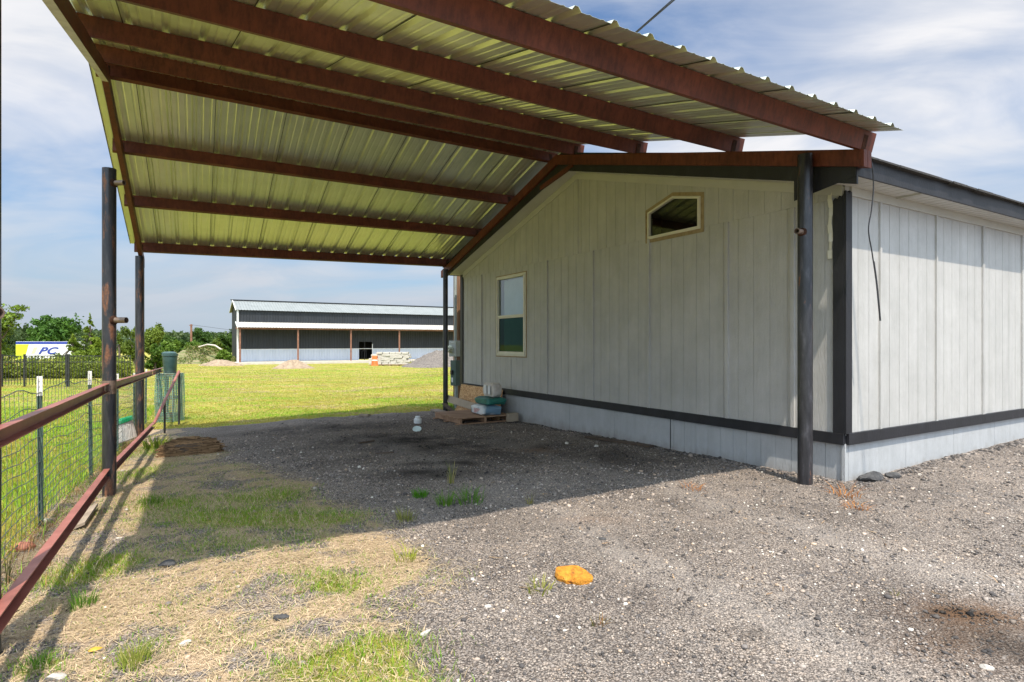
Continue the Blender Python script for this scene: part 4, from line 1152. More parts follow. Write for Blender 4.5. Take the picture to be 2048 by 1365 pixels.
Q, QC = leaf_cloud(q, nr, .10*rs.uniform(.5, 1.3, n), np.where(rs.random((n, 1)) < .35, np.array([[.26, .22, .09]]), np.array((.05, .10, .015))*(1-t)+np.array((.20, .24, .04))*t), rs)
wo = np_mesh('weeds', Q, np.arange(len(Q)), np.full(n, 4), M['leaf'], QC); wo.parent = bm_; wo['kind'] = 'stuff'
mb = MB(); L_ = [atd(398, 65.0, 1.02), atd(415, 64.6, 1.30), atd(430, 64.2, 1.20), atd(452, 63.6, .42)]
mb.tube(L_, .09, 8); tag(mb.build('drain_pipe', M['concrete'], None, True, loc=tuple(L_[0])), 'pale drain pipe lying over the weedy berm', 'pipe')

# ------------------------------------------------------------------ stone stack, drum near the barn
def rock_mesh(mb, c, rx, ry, rz, seed, n=2, mi=0):
    rs = np.random.default_rng(seed)
    import bmesh
    bm = bmesh.new(); bmesh.ops.create_icosphere(bm, subdivisions=n, radius=1)
    pl = [(Vector(rs.normal(0, 1, 3)).normalized(), rs.uniform(.55, .9)) for _ in range(9)]
    vs = []
    for v_ in bm.verts:
        p = v_.co.copy()
        for nn, d in pl:
            k = p.dot(nn)
            if k > d: p -= nn*(k-d)
        p *= 1+rs.normal(0, .02)
        vs.append(Vector(c)+Vector((p.x*rx, p.y*ry, p.z*rz)))
    fs = [tuple(q.index for q in f.verts) for f in bm.faces]; bm.free()
    mb.add(vs, fs, mi)
sc_ = atd(781, 58.0)
pal_ = thing('stone_pallet', 'wooden pallet under the white stone stack by barn', 'pallet', sc_)
mb = MB(); mb.abox(sc_.x-1.9, sc_.x+1.9, sc_.y-.5, sc_.y+.5, sc_.z+.09, sc_.z+.13)
for q in (-1.6, -.8, 0, .8, 1.6): mb.abox(sc_.x+q-.05, sc_.x+q+.05, sc_.y-.5, sc_.y+.5, sc_.z, sc_.z+.09)
mb.build('deck', M['wood'], pal_)
protos = []
for k in range(5):
    mb = MB(); w, h = random.uniform(.26, .34), .10
    mb.box((0, 0, h), Vector((w, random.uniform(-.02, .02), .01)), Vector((.02, .2, 0)), Vector((.015, 0, h)))
    me = mb.build('stone_block', M['limestone'], None, bevel=.03); protos.append(me)
first = [True]*5; cnt = 0
for lay in range(6):
    xx = -1.75+(.25 if lay % 2 else 0)+(.25*max(0, lay-3)); x_end = 1.85-.12*max(0, lay-4)
    for row in (-.24, .22):
        q = xx
        while q < x_end:
            k = random.randrange(5)
            o = protos[k] if first[k] else protos[k].copy()
            if not first[k]: COL.objects.link(o)
            first[k] = False
            o.location = (sc_.x+q, sc_.y+row+random.uniform(-.04, .04), sc_.z+.13+lay*.205)
            o.rotation_euler = (random.uniform(-.04, .04), random.uniform(-.04, .04), random.uniform(-.12, .12))
            tag(o, 'white limestone block stacked beside the barn doorway', 'stone', 'stacked limestone blocks'); q += random.uniform(.58, .70)
for k in range(5):
    if first[k]: bpy.data.objects.remove(protos[k])
dc = atd(749.5, 57.5)
dr = thing('construction_drum', 'orange drum with pale band left of the stone stack', 'drum', dc)
mb = MB(); mb.lathe(dc, [(0, 0), (.36, 0), (.36, .08), (.31, .1), (.31, .38), (.29, .4), (.29, .68), (.26, .70), (.26, .95), (.2, 1.0), (0, 1.0)], 20); mb.build('body', M['orange_pl'], dr, True)
mb = MB(); mb.lathe(dc, [(.293, .5), (.293, .62)], 20); mb.build('band', M['label_white'], dr, True)

# ------------------------------------------------------------------ trailer
TY = 62.0
ta, tb = atd(31.5, TY), atd(152, TY+1.6)
td = (tb-ta); td.z = 0; tl = td.length; td.normalize(); tn = Vector((td.y, -td.x, 0))
if tn.y > 0: tn = -tn
tz1 = CAMH+(HY-683.5)/F*TY; tz0 = tz1-1.95
tr = thing('box_trailer', 'yellow and white box trailer with blue top stripe behind the hedge', 'trailer', Vector((ta.x, ta.y, tz0-.6)))
mb = MB(); cc = ta+td*(tl/2)-tn*1.2; mb.box((cc.x, cc.y, (tz0+tz1)/2), td*(tl/2), tn*1.2, Z*((tz1-tz0)/2)); mb.build('body', M['trailer_white'], tr, bevel=.03)
def tpan(name, pts_, m, off):
    mb = MB(); mb.prism([Vector((ta.x, ta.y, 0))+td*a+Z*(tz0+b)+tn*off for a, b in pts_], tn*.012); return mb.build(name, m, tr)
Ht = tz1-tz0
k_ = tl/120.5
tpan('top_stripe', [(0.01, Ht-.28), (tl-.01, Ht-.28), (tl-.01, Ht-.02), (0.01, Ht-.02)], M['trailer_blue'], .004)
tpan('yellow_panel', [(0.01, .02), (17*k_, .02), (25.5*k_, Ht-.32), (0.01, Ht-.32)], M['trailer_yellow'], .004)
tpan('yellow_stripe', [(30*k_, Ht-1.30), (37*k_, Ht-1.30), (43*k_, Ht-.62), (36*k_, Ht-.62)], mat('pale_yellow', [(.3, (.56, .6, .30)), (.7, (.62, .66, .36))], 2, .4, bstr=0), .004)
# slanted blue capital letters
cu = bpy.data.curves.new('letters', 'FONT'); cu.body = 'PC'; cu.size = 1.08; cu.shear = .45; cu.extrude = .01; cu.offset = .035; cu.space_character = 1.1
to = bpy.data.objects.new('letters', cu); COL.objects.link(to)
bpy.context.view_layer.update()
me = bpy.data.meshes.new_from_object(to.evaluated_get(bpy.context.evaluated_depsgraph_get()))
bpy.data.objects.remove(to)
lo = bpy.data.objects.new('lettering', me); COL.objects.link(lo); me.materials.append(M['trailer_blue'])
org = Vector((ta.x, ta.y, 0))+td*(43.5*k_)+Z*(tz0+Ht-1.34)+tn*.012
off = Vector(tr.location)
for v_ in me.vertices:
    p = org+td*(v_.co.x*1.15)+Z*v_.co.y*.95+tn*(v_.co.z); v_.co = p-off
lo.parent = tr
for q in (.2, .28, .72, .8):
    mb = MB(); c = Vector((ta.x, ta.y, tz0-.15))+td*(tl*q)-tn*.12; mb.lathe(c, [(.0, -.12), (.42, -.12), (.45, -.05), (.45, .05), (.42, .12), (0, .12)], 18, 0, tn); mb.build('wheel', M['rubber'], tr, True)
rc = atd(18, 40); rt = thing('red_toolbox', 'red metal box in the tall grass behind the picket fence', 'box', rc)
mb = MB(); mb.abox(rc.x-.3, rc.x+.22, rc.y-.25, rc.y+.25, rc.z+.3, rc.z+.72); mb.build('body', M['red_paint'], rt, bevel=.04)
mb = MB(); mb.abox(rc.x-.33, rc.x+.25, rc.y-.27, rc.y+.27, rc.z+.72, rc.z+.80); mb.build('lid', M['red_paint'], rt, bevel=.03)

# ------------------------------------------------------------------ trees
def tree(name, label, cat, base, h, lobes, nleaf, lsize, c0, c1, trunk_h, tr_r, seed, group=None, limbs=6, shell=.55):
    """lobes: list of (dx, dy, z, rx, ry, rz) relative to base"""
    rs = np.random.default_rng(seed); base = Vector(base)
    root = thing(name, label, cat, base, group)
    vols = np.array([l[3]*l[4]*l[5] for l in lobes])**.7; vols /= vols.sum()
    PP, NN, CC = [], [], []
    for l, v_ in zip(lobes, vols):
        n = int(nleaf*v_)
        d = rs.normal(0, 1, (n, 3)); d /= np.linalg.norm(d, axis=1)[:, None]
        r = shell+(1-shell)*rs.random(n)**.6
        r *= 1+.18*np.sin(d[:, 0]*5+l[0]*3)*np.cos(d[:, 2]*4+l[2])+.10*rs.normal(0, 1, n)*.6
        P = d*r[:, None]*np.array(l[3:6])+np.array(l[0:3])
        # clumps: drop leaves in low-density noise cells to leave gaps
        nz = fbm(P[:, 0]*1.1+seed*3+P[:, 2]*.7, P[:, 2]*1.1+P[:, 1]*.9)
        k = nz > .40
        P, d, nz = P[k], d[k], nz[k]
        t = np.clip((nz-.4)/.3, 0, 1)[:, None]*.6+.4*rs.random((len(P), 1))
        PP.append(P); NN.append(d); CC.append(np.array(c0)*(1-t)+np.array(c1)*t)
    P = np.concatenate(PP); Nn = np.concatenate(NN); C = np.concatenate(CC)
    k = P[:, 2] > .02
    P, Nn, C = P[k], Nn[k], C[k]
    Q, QC = leaf_cloud(P, Nn, lsize*rs.uniform(.6, 1.3, len(P)), C, rs)
    o = np_mesh('crown', Q, np.arange(len(Q)), np.full(len(P), 4), M['leaf'], QC); o.parent = root
    mb = MB()
    top = base+Z*trunk_h
    mb.tube([base-Z*.2, base+Z*trunk_h*.5+Vector((rs.normal(0, .05), 0, 0)), top], [tr_r, tr_r*.8, tr_r*.6], 9)
    for i in range(limbs):
        l = lobes[i % len(lobes)]
        e = base+Vector((l[0]+rs.normal(0, .3)*l[3], l[1]+rs.normal(0, .3)*l[4], l[2]+rs.uniform(-.2, .4)*l[5]))
        m_ = top.lerp(e, .5)+Vector((0, 0, -.06*h))
        mb.tube([top-Z*trunk_h*.15, m_, e], [tr_r*.55, tr_r*.35, tr_r*.12], 6)
    mb.build('trunk', M['bark'], root, True)
    return root
def Hpx(y, Y): return CAMH+(HY-y)/F*Y
GR0, GR1 = (.035, .085, .010), (.12, .21, .025)
YG0, YG1 = (.075, .115, .012), (.22, .27, .03)
DK0, DK1 = (.022, .05, .014), (.07, .11, .03)
def lob(n, w, h, z0, seed, flat=1):
    rs = np.random.default_rng(seed); L = []
    for i in range(n):
        a = rs.random()*6.28; q = rs.random()**.5
        zz = z0+h*rs.uniform(.2, .8); taper = 1-.55*abs((zz-z0)/h-.42)*1.6
        L.append((math.cos(a)*w*.62*q*taper, math.sin(a)*w*.5*q, zz, w*rs.uniform(.32, .48)*max(.4, taper), w*.42*max(.4, taper), h*rs.uniform(.18, .27)))
    return L
# big round maple
b = atd(114, 70); ht = Hpx(622, 70)-b.z
tree('maple_tree', 'large round dense green tree behind the box trailer', 'tree', b, ht, lob(13, 3.4, ht*.86, ht*.14, 1), 15000, .20, (.030, .085, .010), (.10, .20, .028), 1.6, .25, 1)
# leafy tree at left edge
b = atd(-28, 30); ht = Hpx(578, 30)-b.z
L = [(0, 0, ht*.55, 1.0, 1, 1.1), (.35, 0, ht*.78, .75, .8, .75), (.5, -.2, ht*.58, .7, .8, .5), (1.3, 0, ht*.70, .55, .5, .22), (1.75, 0, ht*.79, .42, .4, .17), (.95, 0, ht*.62, .6, .6, .3), (-.2, .3, ht*.32, 1.1, 1.1, .8), (.3, 0, ht*.45, .6, .6, .4), (-.8, 0, ht*.8, 1, 1, .8)]
tree('leafy_tree', 'light green broadleaf tree reaching in at the left edge', 'tree', b, ht, L, 6500, .10, YG0, (.20, .29, .035), 1.4, .12, 2, shell=.3)
# dark conifers behind
for k, (px, Y, top, w, lb) in enumerate(((52, 97, 648, 2.5, 'dark conifer standing between the leafy tree and the maple'), (18, 100, 655, 2.7, 'dark conifer half hidden by the leafy tree at the left edge'))):
    b = atd(px, Y); ht = Hpx(top, Y)-b.z
    L = [(0, 0, ht*(.12+.8*i/7), w*(1-i/8.2), w*(1-i/8.2), ht*.09) for i in range(8)]
    tree('conifer_tree', lb, 'tree', b, ht, L, 5000, .16, DK0, DK1, ht*.6, .14, 20+k, limbs=0, shell=.2)
# bright cedars
def cedar(px, Y, top, wpx, label, seed, c0=(.07, .12, .010), c1=(.22, .29, .025), n=9000, lean=0):
    b = atd(px, Y); ht = Hpx(top, Y)-b.z; w = wpx/F*Y/2; rs = np.random.default_rng(seed); L = []
    for i in range(60):
        f = rs.random()**1.15; a = rs.random()*6.28; rr = w*(1-f)**.85*rs.uniform(.55, 1.0)
        L.append((math.cos(a)*rr+lean*f, math.sin(a)*rr*.7, ht*(.05+.80*f)-.08*rr, .16+rr*.24, .16+rr*.24, .10+.16*(1-f)))
    for q in range(5): L.append((lean, 0, ht*(.80+.045*q), .22-.04*q, .22-.04*q, ht*.045))
    tree('cedar_tree', label, 'tree', b, ht, L, n, .105, c0, c1, ht*.8, .1, seed, limbs=5, shell=.35)
cedar(180, 46, 630, 74, 'tall pointed yellow-green cedar left of the rusty gate post', 31)
cedar(146, 44, 670, 100, 'low spreading yellow-green cedar covering the trailer end', 32)
cedar(196, 40, 676, 60, 'squat cedar whose right side meets the rusty gate post', 33)
cedar(238, 47, 668, 50, 'bushy cedar seen between the two pipe posts', 34, (.07, .11, .012), (.2, .26, .03), 6000)
# hedge along the iron fence
for k in range(11):
    px = -30+k*27; Y = 34+random.uniform(-1, 1); b = atd(px, Y); ht = Hpx(711+random.uniform(-3, 3), Y)-b.z
    lab = ['round green hedge shrub behind the black picket fence']
    tree('hedge_shrub', 'round green hedge shrub behind the black picket fence', 'shrub', b, ht, [(0, 0, ht*.45, .62, .6, ht*.55), (.3, 0, ht*.35, .5, .5, ht*.4), (-.35, 0, ht*.4, .5, .5, ht*.42)], 1500, .075, (.07, .115, .014), (.26, .30, .04), .3, .03, 40+k, 'hedge shrubs behind the picket fence', limbs=3)
# trees right of the gate post and along the horizon
specs = [
 (268, 58, 652, 60, 'broad light tree rising between the pipe posts', 'Y'),
 (304, 52, 648, 58, 'open-crowned tree just right of the slim pipe post', 'Y'),
 (214, 85, 668, 40, 'small far tree above the bushy cedar', 'D'),
 (312, 44, 688, 44, 'low bright bush right of the slim pipe post', 'B'),
 (345, 84, 668, 50, 'low tree in the treeline left of the utility pole', 'G'),
 (368, 88, 670, 44, 'dark low tree left of and behind the utility pole', 'D'),
 (407, 92, 653, 54, 'dome shaped dark green tree right of the utility pole', 'G'),
 (432, 80, 676, 50, 'yellowish shrub below the dome shaped tree', 'Y'),
 (452, 95, 668, 40, 'treeline tree touching the barn gable', 'G'),
 (468, 100, 656, 34, 'taller dark tree peeking past the barn gable', 'D'),
 (447, 63, 694, 36, 'dense round bush at the foot of the barn gable', 'B'),
 (392, 78, 682, 60, 'wide scrub bush behind the middle of the berm', 'B'),
 (340, 76, 682, 54, 'wide scrub bush behind the left of the berm', 'B'),
]
for k, (px, Y, top, wpx, lb, c) in enumerate(specs):
    b = atd(px, Y); ht = Hpx(top, Y)-b.z; w = wpx/F*Y/2
    c0, c1 = {'Y': ((.06, .10, .012), (.19, .25, .035)), 'G': ((.03, .075, .012), (.10, .17, .03)), 'D': (DK0, (.06, .10, .03)), 'B': ((.04, .095, .010), (.14, .22, .025))}[c]
    tree('bush' if c == 'B' else 'broadleaf_tree', lb, 'bush' if c == 'B' else 'tree', b, ht, lob(8, w*1.15, ht*(.85 if c != 'B' else 1.0), ht*(.15 if c != 'B' else 0), 60+k), 5500, .13 if Y < 60 else .19, c0, c1, ht*.35, .12, 60+k, limbs=5, shell=.4)
# far treeline as one mass to close the horizon
rs = np.random.default_rng(5)
n = 60000
x = rs.uniform(-230, 150, n); yb = rs.uniform(150, 190, n)
hh = 3.6+3.0*fbm(x*.06, x*.013+5)+1.5*fbm(x*.3, x*.1)
P = np.stack([x, yb, -1.0+hh*rs.random(n)**.7], 1); nr = rs.normal(0, 1, (n, 3)); nr /= np.linalg.norm(nr, axis=1)[:, None]
t = rs.random((n, 1)); Q, QC = leaf_cloud(P, nr, .55*rs.uniform(.6, 1.4, n), np.array((.03, .06, .02))*(1-t)+np.array((.10, .14, .045))*t, rs)
o = np_mesh('treeline', Q, np.arange(len(Q)), np.full(n, 4), M['leaf'], QC)
tag(o, 'far low belt of woods along the horizon', 'woods', kind='stuff')

# far utility pole, service pole and overhead cable
c = atd(382.5, 85); up_ = thing('utility_pole', 'thin brown utility pole in the far treeline', 'pole', c)
mb = MB(); mb.tube([c-Z*.3, Vector((c.x, c.y, Hpx(649, 85)))], [.17, .13], 10); mb.build('pole', M['rust_post'], up_, True)
mb = MB(); mb.box((c.x, c.y-.1, Hpx(651, 85)), Vector((.25, 0, 0)), Vector((0, .05, 0)), Z*.05); mb.build('crossarm', M['rust_post'], up_)
mb = MB(); a_ = Vector((c.x, c.y, Hpx(650, 85))); mb.tube([a_, a_+Vector((9, 3, -1.3)), a_+Vector((22, 8, -.6))], .02, 5); mb.build('line', M['cable'], up_)

SPX, SY = 914.5, 15.2
sp_c = atd(916.5, SY+.12)
spole = thing('service_pole', 'wooden service pole with meter and breaker boxes at house corner', 'pole', sp_c)
mb = MB(); mb.tube([sp_c-Z*.3, Vector((sp_c.x, sp_c.y, 5.7))], [.135, .12], 14); mb.build('pole', M['pole_wood'], spole, True)
fx = Vector((-.80, -.60, 0)).normalized()       # boxes face left and toward the drive
sx_ = Vector((.60, -.80, 0)).normalized()
fc = Vector((0, -1, 0)); 
def zat(py, Y): return CAMH+(HY-py)/F*Y
bY = SY-.10
# boxes are turned: broad face looks left, narrow side faces the drive
fN = Vector((-.55, -.835, 0)).normalized(); fS = Vector((fN.y*-1, fN.x, 0)); fS = Vector((.835, -.55, 0))
def pbox(px0, px1, py0, py1, Y, d, m, name, split=.6):
    mb = MB(); c = atd((px0+px1)/2, Y, 0); w = (px1-px0)/F*Y; z0, z1 = zat(py1, Y), zat(py0, Y)
    mb.box((c.x, c.y, (z0+z1)/2), fS*(w*.5*.80), fN*d, Z*((z1-z0)/2)); return mb.build(name, m, spole, bevel=.008), c, (z0, z1)
ob, c1, zz1 = pbox(898.5, 921, 682, 713.5, bY-.2, .10, M['meter_grey'], 'meter_box')
mb = MB(); dcn = Vector((c1.x, c1.y, zat(698.5, bY-.2)))-fS*.06
mb.lathe(dcn, [(.075, .09), (.095, .10), (.095, .13), (.078, .14), (.078, .21), (.065, .225), (0, .225)], 20, 0, fN); mb.build('meter_dial', M['meter_dial'], ob, True)
mb = MB(); mb.box(dcn+fN*.227+Z*.02, fS*.04, fN*.001, Z*.01); mb.box(dcn+fN*.227-Z*.025, fS*.03, fN*.001, Z*.006); mb.build('meter_face', M['iron'], ob)
mb = MB(); mb.box(Vector((c1.x, c1.y, zz1[1]-.05))+fN*.102, fS*.04, fN*.001, Z*.008); mb.build('logo_mark', M['label_white'], ob)
ob, c2, zz2 = pbox(901.5, 919.5, 721, 771.5, bY-.2, .085, M['meter_green'], 'breaker_box')
mb = MB(); hp = Vector((c2.x, c2.y, zat(745, bY-.2)))-fS*.03+fN*.10; mb.box(hp, fS*.035, fN*.03, Z*.055); mb.build('handle', M['iron'], ob, bevel=.006)
mb = MB(); mb.box(Vector((c2.x, c2.y, zat(760, bY-.2)))-fS*.03+fN*.0865, fS*.025, fN*.001, Z*.06); mb.build('notice', M['label_white'], ob)
mb = MB()
cA = atd(911, bY-.12, 0)
mb.tube([(cA.x, cA.y, zz1[1]-.02), (cA.x, cA.y, 5.2)], .035, 12); mb.tube([(cA.x, cA.y, zz2[1]-.02), (cA.x, cA.y, zz1[0]+.02)], .03, 12)
cB = atd(912.5, bY-.16, 0)
mb.tube([(cB.x, cB.y, zz2[0]+.02), (cB.x, cB.y, gzf(cB.x, cB.y)+.25), (cB.x-.02, cB.y-.02, gzf(cB.x, cB.y)-.1)], .045, 12)
mb.build('conduit', M['conduit'], spole, True)
mb = MB()
a = Vector((sp_c.x, sp_c.y, 5.62)); d = Vector((3.63, -7.3, .59))
P = [a+d*(k/14*3.6)-Z*(.0) for k in range(15)]
mb.tube(P, .010, 8)
P2 = [p_+Vector((.012*math.cos(i*2.2), 0, .012*math.sin(i*2.2)+.014)) for i, p_ in enumerate(P)]
mb.tube(P2, .008, 6); tag(mb.build('overhead_cable', M['cable'], None, True, loc=tuple(a)), 'black overhead cable crossing the sky above the carport edge', 'cable')

# cable hanging from the eave
mb = MB()
def lw(px, py, off=.0):
    t = wall_t(px); b = H(-off, t, 0); return Vector((b.x, b.y, CAMH+(HY-py)/F*b.y))
tA = 0.05
pth = [H(-.20, -.33, 3.46), H(-.30, -.27, 3.45), H(-.375, -.15, 3.40), H(-.372, -.14, 3.18)]
def near_eave(px, py, off): 
    a = (px-CX)/F; bo = O-U*off
    t = (bo.x-a*bo.y)/(a*V.y-V.x); b = bo+V*t; return Vector((b.x, b.y, CAMH+(HY-py)/F*b.y))
pth = [near_eave(1728, 309, .10), near_eave(1738, 311, .28), near_eave(1744, 330, .335), near_eave(1747, 372, .33), near_eave(1743, 420, .32), near_eave(1737, 460, .31), near_eave(1744, 505, .31), near_eave(1752, 560, .32), near_eave(1757, 610, .33), near_eave(1760, 642, .33)]
# smooth
def smooth_path(P, k=6):
    out = []
    n = len(P)
    for i in range(n-1):
        p0, p1, p2, p3 = P[max(i-1, 0)], P[i], P[i+1], P[min(i+2, n-1)]
        for j in range(k):
            t = j/k
            out.append(.5*((2*p1)+(p2-p0)*t+(2*p0-5*p1+4*p2-p3)*t*t+(3*p1-p0-3*p2+p3)*t**3))
    return out+[P[-1]]
sp_ = smooth_path(pth); mb.tube(sp_, .0065, 8)
mb.tube([p_+V*.016 for p_ in sp_[38:]], .0045, 6)
tag(mb.build('hanging_cable', M['cable'], None, True, loc=tuple(pth[0])), 'loose black cable dangling from the eave over the pale long wall', 'cable')

# ------------------------------------------------------------------ pallet, boards and bags by the far corner
def onwall_pt(px, py, off):   # point off metres in front of the gable wall
    bo = O-V*off; a = (px-CX)/F
    s = (bo.x-a*bo.y)/(a*U.y-U.x); b = bo+U*s
    return s, CAMH+(HY-py)/F*b.y
c = G(962, 848)
sP0, _ = onwall_pt(1038, 842, .35); sP1, _ = onwall_pt(905, 835, 1.0)
pall = thing('wooden_pallet', 'weathered wooden pallet under the bags by the house corner', 'pallet', H(7.1, -.75, gzf(*H(7.1, -.75, 0)[:2])))
gP = gzf(*H(7.1, -.75, 0)[:2])
ps0, ps1, pt0, pt1 = 6.62, 7.85, -1.42, -.22
mb = MB()
nb_ = 9
for k in range(nb_):
    a = ps0+(ps1-ps0)*k/nb_; mb.hbox(a+.006, a+(ps1-ps0)/nb_-.010, pt0+random.uniform(-.03, .03), pt1, gP+.118, gP+.136)
mb.build('deck', M['wood'], pall)
mb = MB()
for q in (0, .5, 1):
    t = pt0+.06+(pt1-pt0-.12)*q; mb.hbox(ps0+.01, ps1-.01, t-.02, t+.02, gP+.022, gP+.1175)
for q in (0, .5, 1):
    a = ps0+.07+(ps1-ps0-.14)*q; mb.hbox(a-.05, a+.05, pt0-.02, pt1, gP+.002, gP+.0215)
mb.build('frame', M['wood'], pall)
def plank(name, label, cat, c0, ax, ay, az, m, bev=.003):
    mb = MB(); mb.box(c0, ax, ay, az); o = mb.build(name, m, None, bevel=bev, loc=tuple(c0)); return tag(o, label, cat)
gw = gzf(*H(8.3, -.2, 0)[:2])
plank('osb_sheet', 'chip-flecked board leaning on the skirting behind the bags', 'board', H(8.28, -.11, gw+.33), U*1.02, V*.05+Z*.30, V*.008, M['osb'])
plank('chipboard_strip', 'narrow flecked board lying low in front of the tall one', 'board', H(7.95, -.34, gw+.09), U*1.05, V*.04+Z*.085, V*.007, M['osb'])
plank('tan_plank', 'smooth tan plank leaning along the flecked boards', 'plank', H(8.15, -.42, gw+.22)+Z*.02, U*1.25+Z*.06, V*.03+Z*.075, V*.011, M['tan_board'])
plank('grey_plank', 'flat weathered plank on the ground left of the pallet', 'plank', H(8.55, -.78, gw+.035), U*.85+V*.05, V*.11, Z*.015, M['wood_grey'])
plank('scrap_wood', 'short dark scrap of wood beside the conduit foot', 'plank', H(8.95, -.55, gw+.10), U*.28+Z*.08, V*.05, Z*.018, M['wood_dark'])
plank('beam_offcut', 'squared wood offcut at the pallet end by the wall', 'block', H(6.57, -.24, gP+.09), U*.045, V*.12, Z*.085, M['tan_board'])
def bag(name, label, c, ax, ay, az, m, seed):
    rs = np.random.default_rng(seed); c = Vector(c)
    n1, n2 = 18, 12; mb = MB(); Pv = []
    for i in range(n2+1):
        ph = -math.pi/2+math.pi*i/n2
        for j in range(n1):
            th = 2*math.pi*j/n1
            sg = lambda v_, p_: math.copysign(abs(v_)**p_, v_)
            x_ = sg(math.cos(th), .28)*sg(math.cos(ph), .28); y_ = sg(math.sin(th), .4)*sg(math.cos(ph), .35); z_ = sg(math.sin(ph), .55)
            wob = 1+.06*math.sin(3*th+seed)+.04*math.sin(5*ph+2*th+seed)+rs.normal(0, .012)
            sag = -.08*(x_*x_)*(z_ > 0)
            Pv.append(c+ax*x_*wob+ay*y_*wob+az*(z_*wob+sag))
    F_ = [(i*n1+j, i*n1+(j+1) % n1, (i+1)*n1+(j+1) % n1, (i+1)*n1+j) for i in range(n2) for j in range(n1)]
    root = thing(name, label, 'bag', c-az); mb.add(Pv, F_); mb.build('body', m, root, True); return root
zt_p = gP+.137
bag_c = H(7.02, -.62, zt_p+.095)
r1 = bag('cement_bag', 'blue and white bag lying on the pallet, bottom of the stack', bag_c, U*.36+V*.02, V*.22, Z*.095, M['bag_blue'], 1)
mb = MB(); mb.box(bag_c-V*.225-U*.10-Z*.01, U*.17, V*.004, Z*.045); mb.build('print_panel', M['print_red'], r1)
r2 = bag('soil_bag', 'teal and brown bag in the middle of the bag stack', H(7.05, -.50, zt_p+.265), U*.34, V*.22, Z*.075, M['bag_teal'], 2)
r3 = bag('mortar_bag', 'pale paper bag standing on top of the bag stack', H(7.0, -.46, zt_p+.485), U*.22, V*.12, Z*.145, M['bag_white'], 3)
mb = MB(); c3 = H(7.0, -.46, zt_p+.50)
for q in (-.10, .06): mb.box(c3-V*.138+U*q, U*.05, V*.003, Z*.09)
mb.build('print_panel', M['label_white'], r3)

# plank by the skirting, sticks
a = G(1175, 876); b = G(1303, 896); m_ = (a+b)/2
mb = MB(); d = (b-a)/2; d.z = 0; sd = Vector((-d.y, d.x, 0)).normalized()
mb.box((m_.x, m_.y, m_.z+.02), d+Z*(b.z-a.z)/2, sd*.07, Z*.012); tag(mb.build('skirting_plank', M['wood_dark'], None, loc=(m_.x, m_.y, m_.z)), 'flat dark plank lying along the house skirting', 'plank')
for k, (px0, py0, px1, py1, w, lb) in enumerate(((718, 888, 748, 884, .03, 'brown bark strip in the shaded gravel left of white jar lid'), (975, 867, 998, 863, .015, 'thin pale stick in front of the pallet'), (752, 908, 788, 907, .02, 'reddish wood splinter in the middle of the shaded gravel'), (888, 877, 910, 878, .012, 'thin pale stick below the jar lid'), (720, 833, 738, 834, .06, 'brown wood block at the lawn edge left of white jar'))):
    a = G(px0, py0); b = G(px1, py1); m_ = (a+b)/2; d = (b-a)/2; sd = Vector((-d.y, d.x, 0)).normalized()
    mb = MB(); mb.box((m_.x, m_.y, m_.z+w*.5), d+Z*.004, sd*w*.6, Z*w*.4); tag(mb.build('wood_scrap', M['wood_dark'] if k in (0, 2) else M['wood_grey'], None, loc=tuple(m_)), lb, 'stick')

# jar and lid
c = G(835.5, 847); jar = thing('plastic_jar', 'small white plastic jar with screw cap on dark gravel', 'jar', c)
mb = MB(); mb.lathe(c, [(0, .0), (.075, 0), (.08, .01), (.08, .085), (.066, .10), (.05, .105)], 24); mb.build('body', M['plastic_white'], jar, True)
mb = MB(); mb.lathe(c, [(.052, .10), (.052, .14), (.045, .145), (0, .145)], 24); mb.build('cap', M['plastic_white'], jar, True)
c = G(834, 862.5); mb = MB(); ax_ = Vector((.05, -.45, .85)).normalized()
mb.lathe(c+Z*.035, [(0, -.006), (.078, -.006), (.08, 0), (.078, .012), (.068, .012), (.064, .004), (0, .004)], 28, 0, ax_); tag(mb.build('jar_lid', M['plastic_lid'], None, True, loc=tuple(c)), 'round pale plastic lid propped in the gravel before the jar', 'lid')

# ------------------------------------------------------------------ bucket, bin and clump on the left
c = atd(252, 9.55); c.z = gzf(c.x, c.y); bk = thing('plastic_tub', 'tilted white tub with green rim behind the lower rail', 'tub', c)
ax_ = Vector((-.26, -.12, .93)).normalized(); c_ = c+Z*.12
mb = MB(); mb.lathe(c_, [(0, 0), (.15, 0), (.17, .02), (.19, .33)], 26, 0, ax_); mb.build('body', mat('grubby_tub', [(.3, (.5, .46, .42)), (.5, (.66, .63, .6)), (.72, (.34, .25, .18))], 6, .5), bk, True)
mb = MB(); mb.lathe(c_, [(.192, .30), (.207, .31), (.207, .36), (.195, .37), (.18, .36), (.175, .12), (0, .1)], 26, 0, ax_); mb.build('rim', M['plastic_green'], bk, True)
c = atd(340, 13.6); crt = thing('netted_crate', 'tall crate wrapped in pale green netting beside the rail end', 'crate', c)
zc1 = zat(748, 13.6)
mb = MB()
for qx in (-.17, .17):
    for qy in (-.17, .17): mb.abox(c.x+qx-.02, c.x+qx+.02, c.y+qy-.02, c.y+qy+.02, c.z-.05, zc1)
for z in (c.z+.15, c.z+.55, zc1-.03):
    for q in (-.17, .17):
        mb.abox(c.x-.15, c.x+.15, c.y+q-.012, c.y+q+.012, z-.03, z+.03); mb.abox(c.x+q-.012, c.x+q+.012, c.y-.15, c.y+.15, z-.03, z+.03)
mb.abox(c.x-.2, c.x+.2, c.y-.2, c.y+.2, zc1, zc1+.015)
mb.build('frame', M['wood_grey'], crt)
mb = MB()
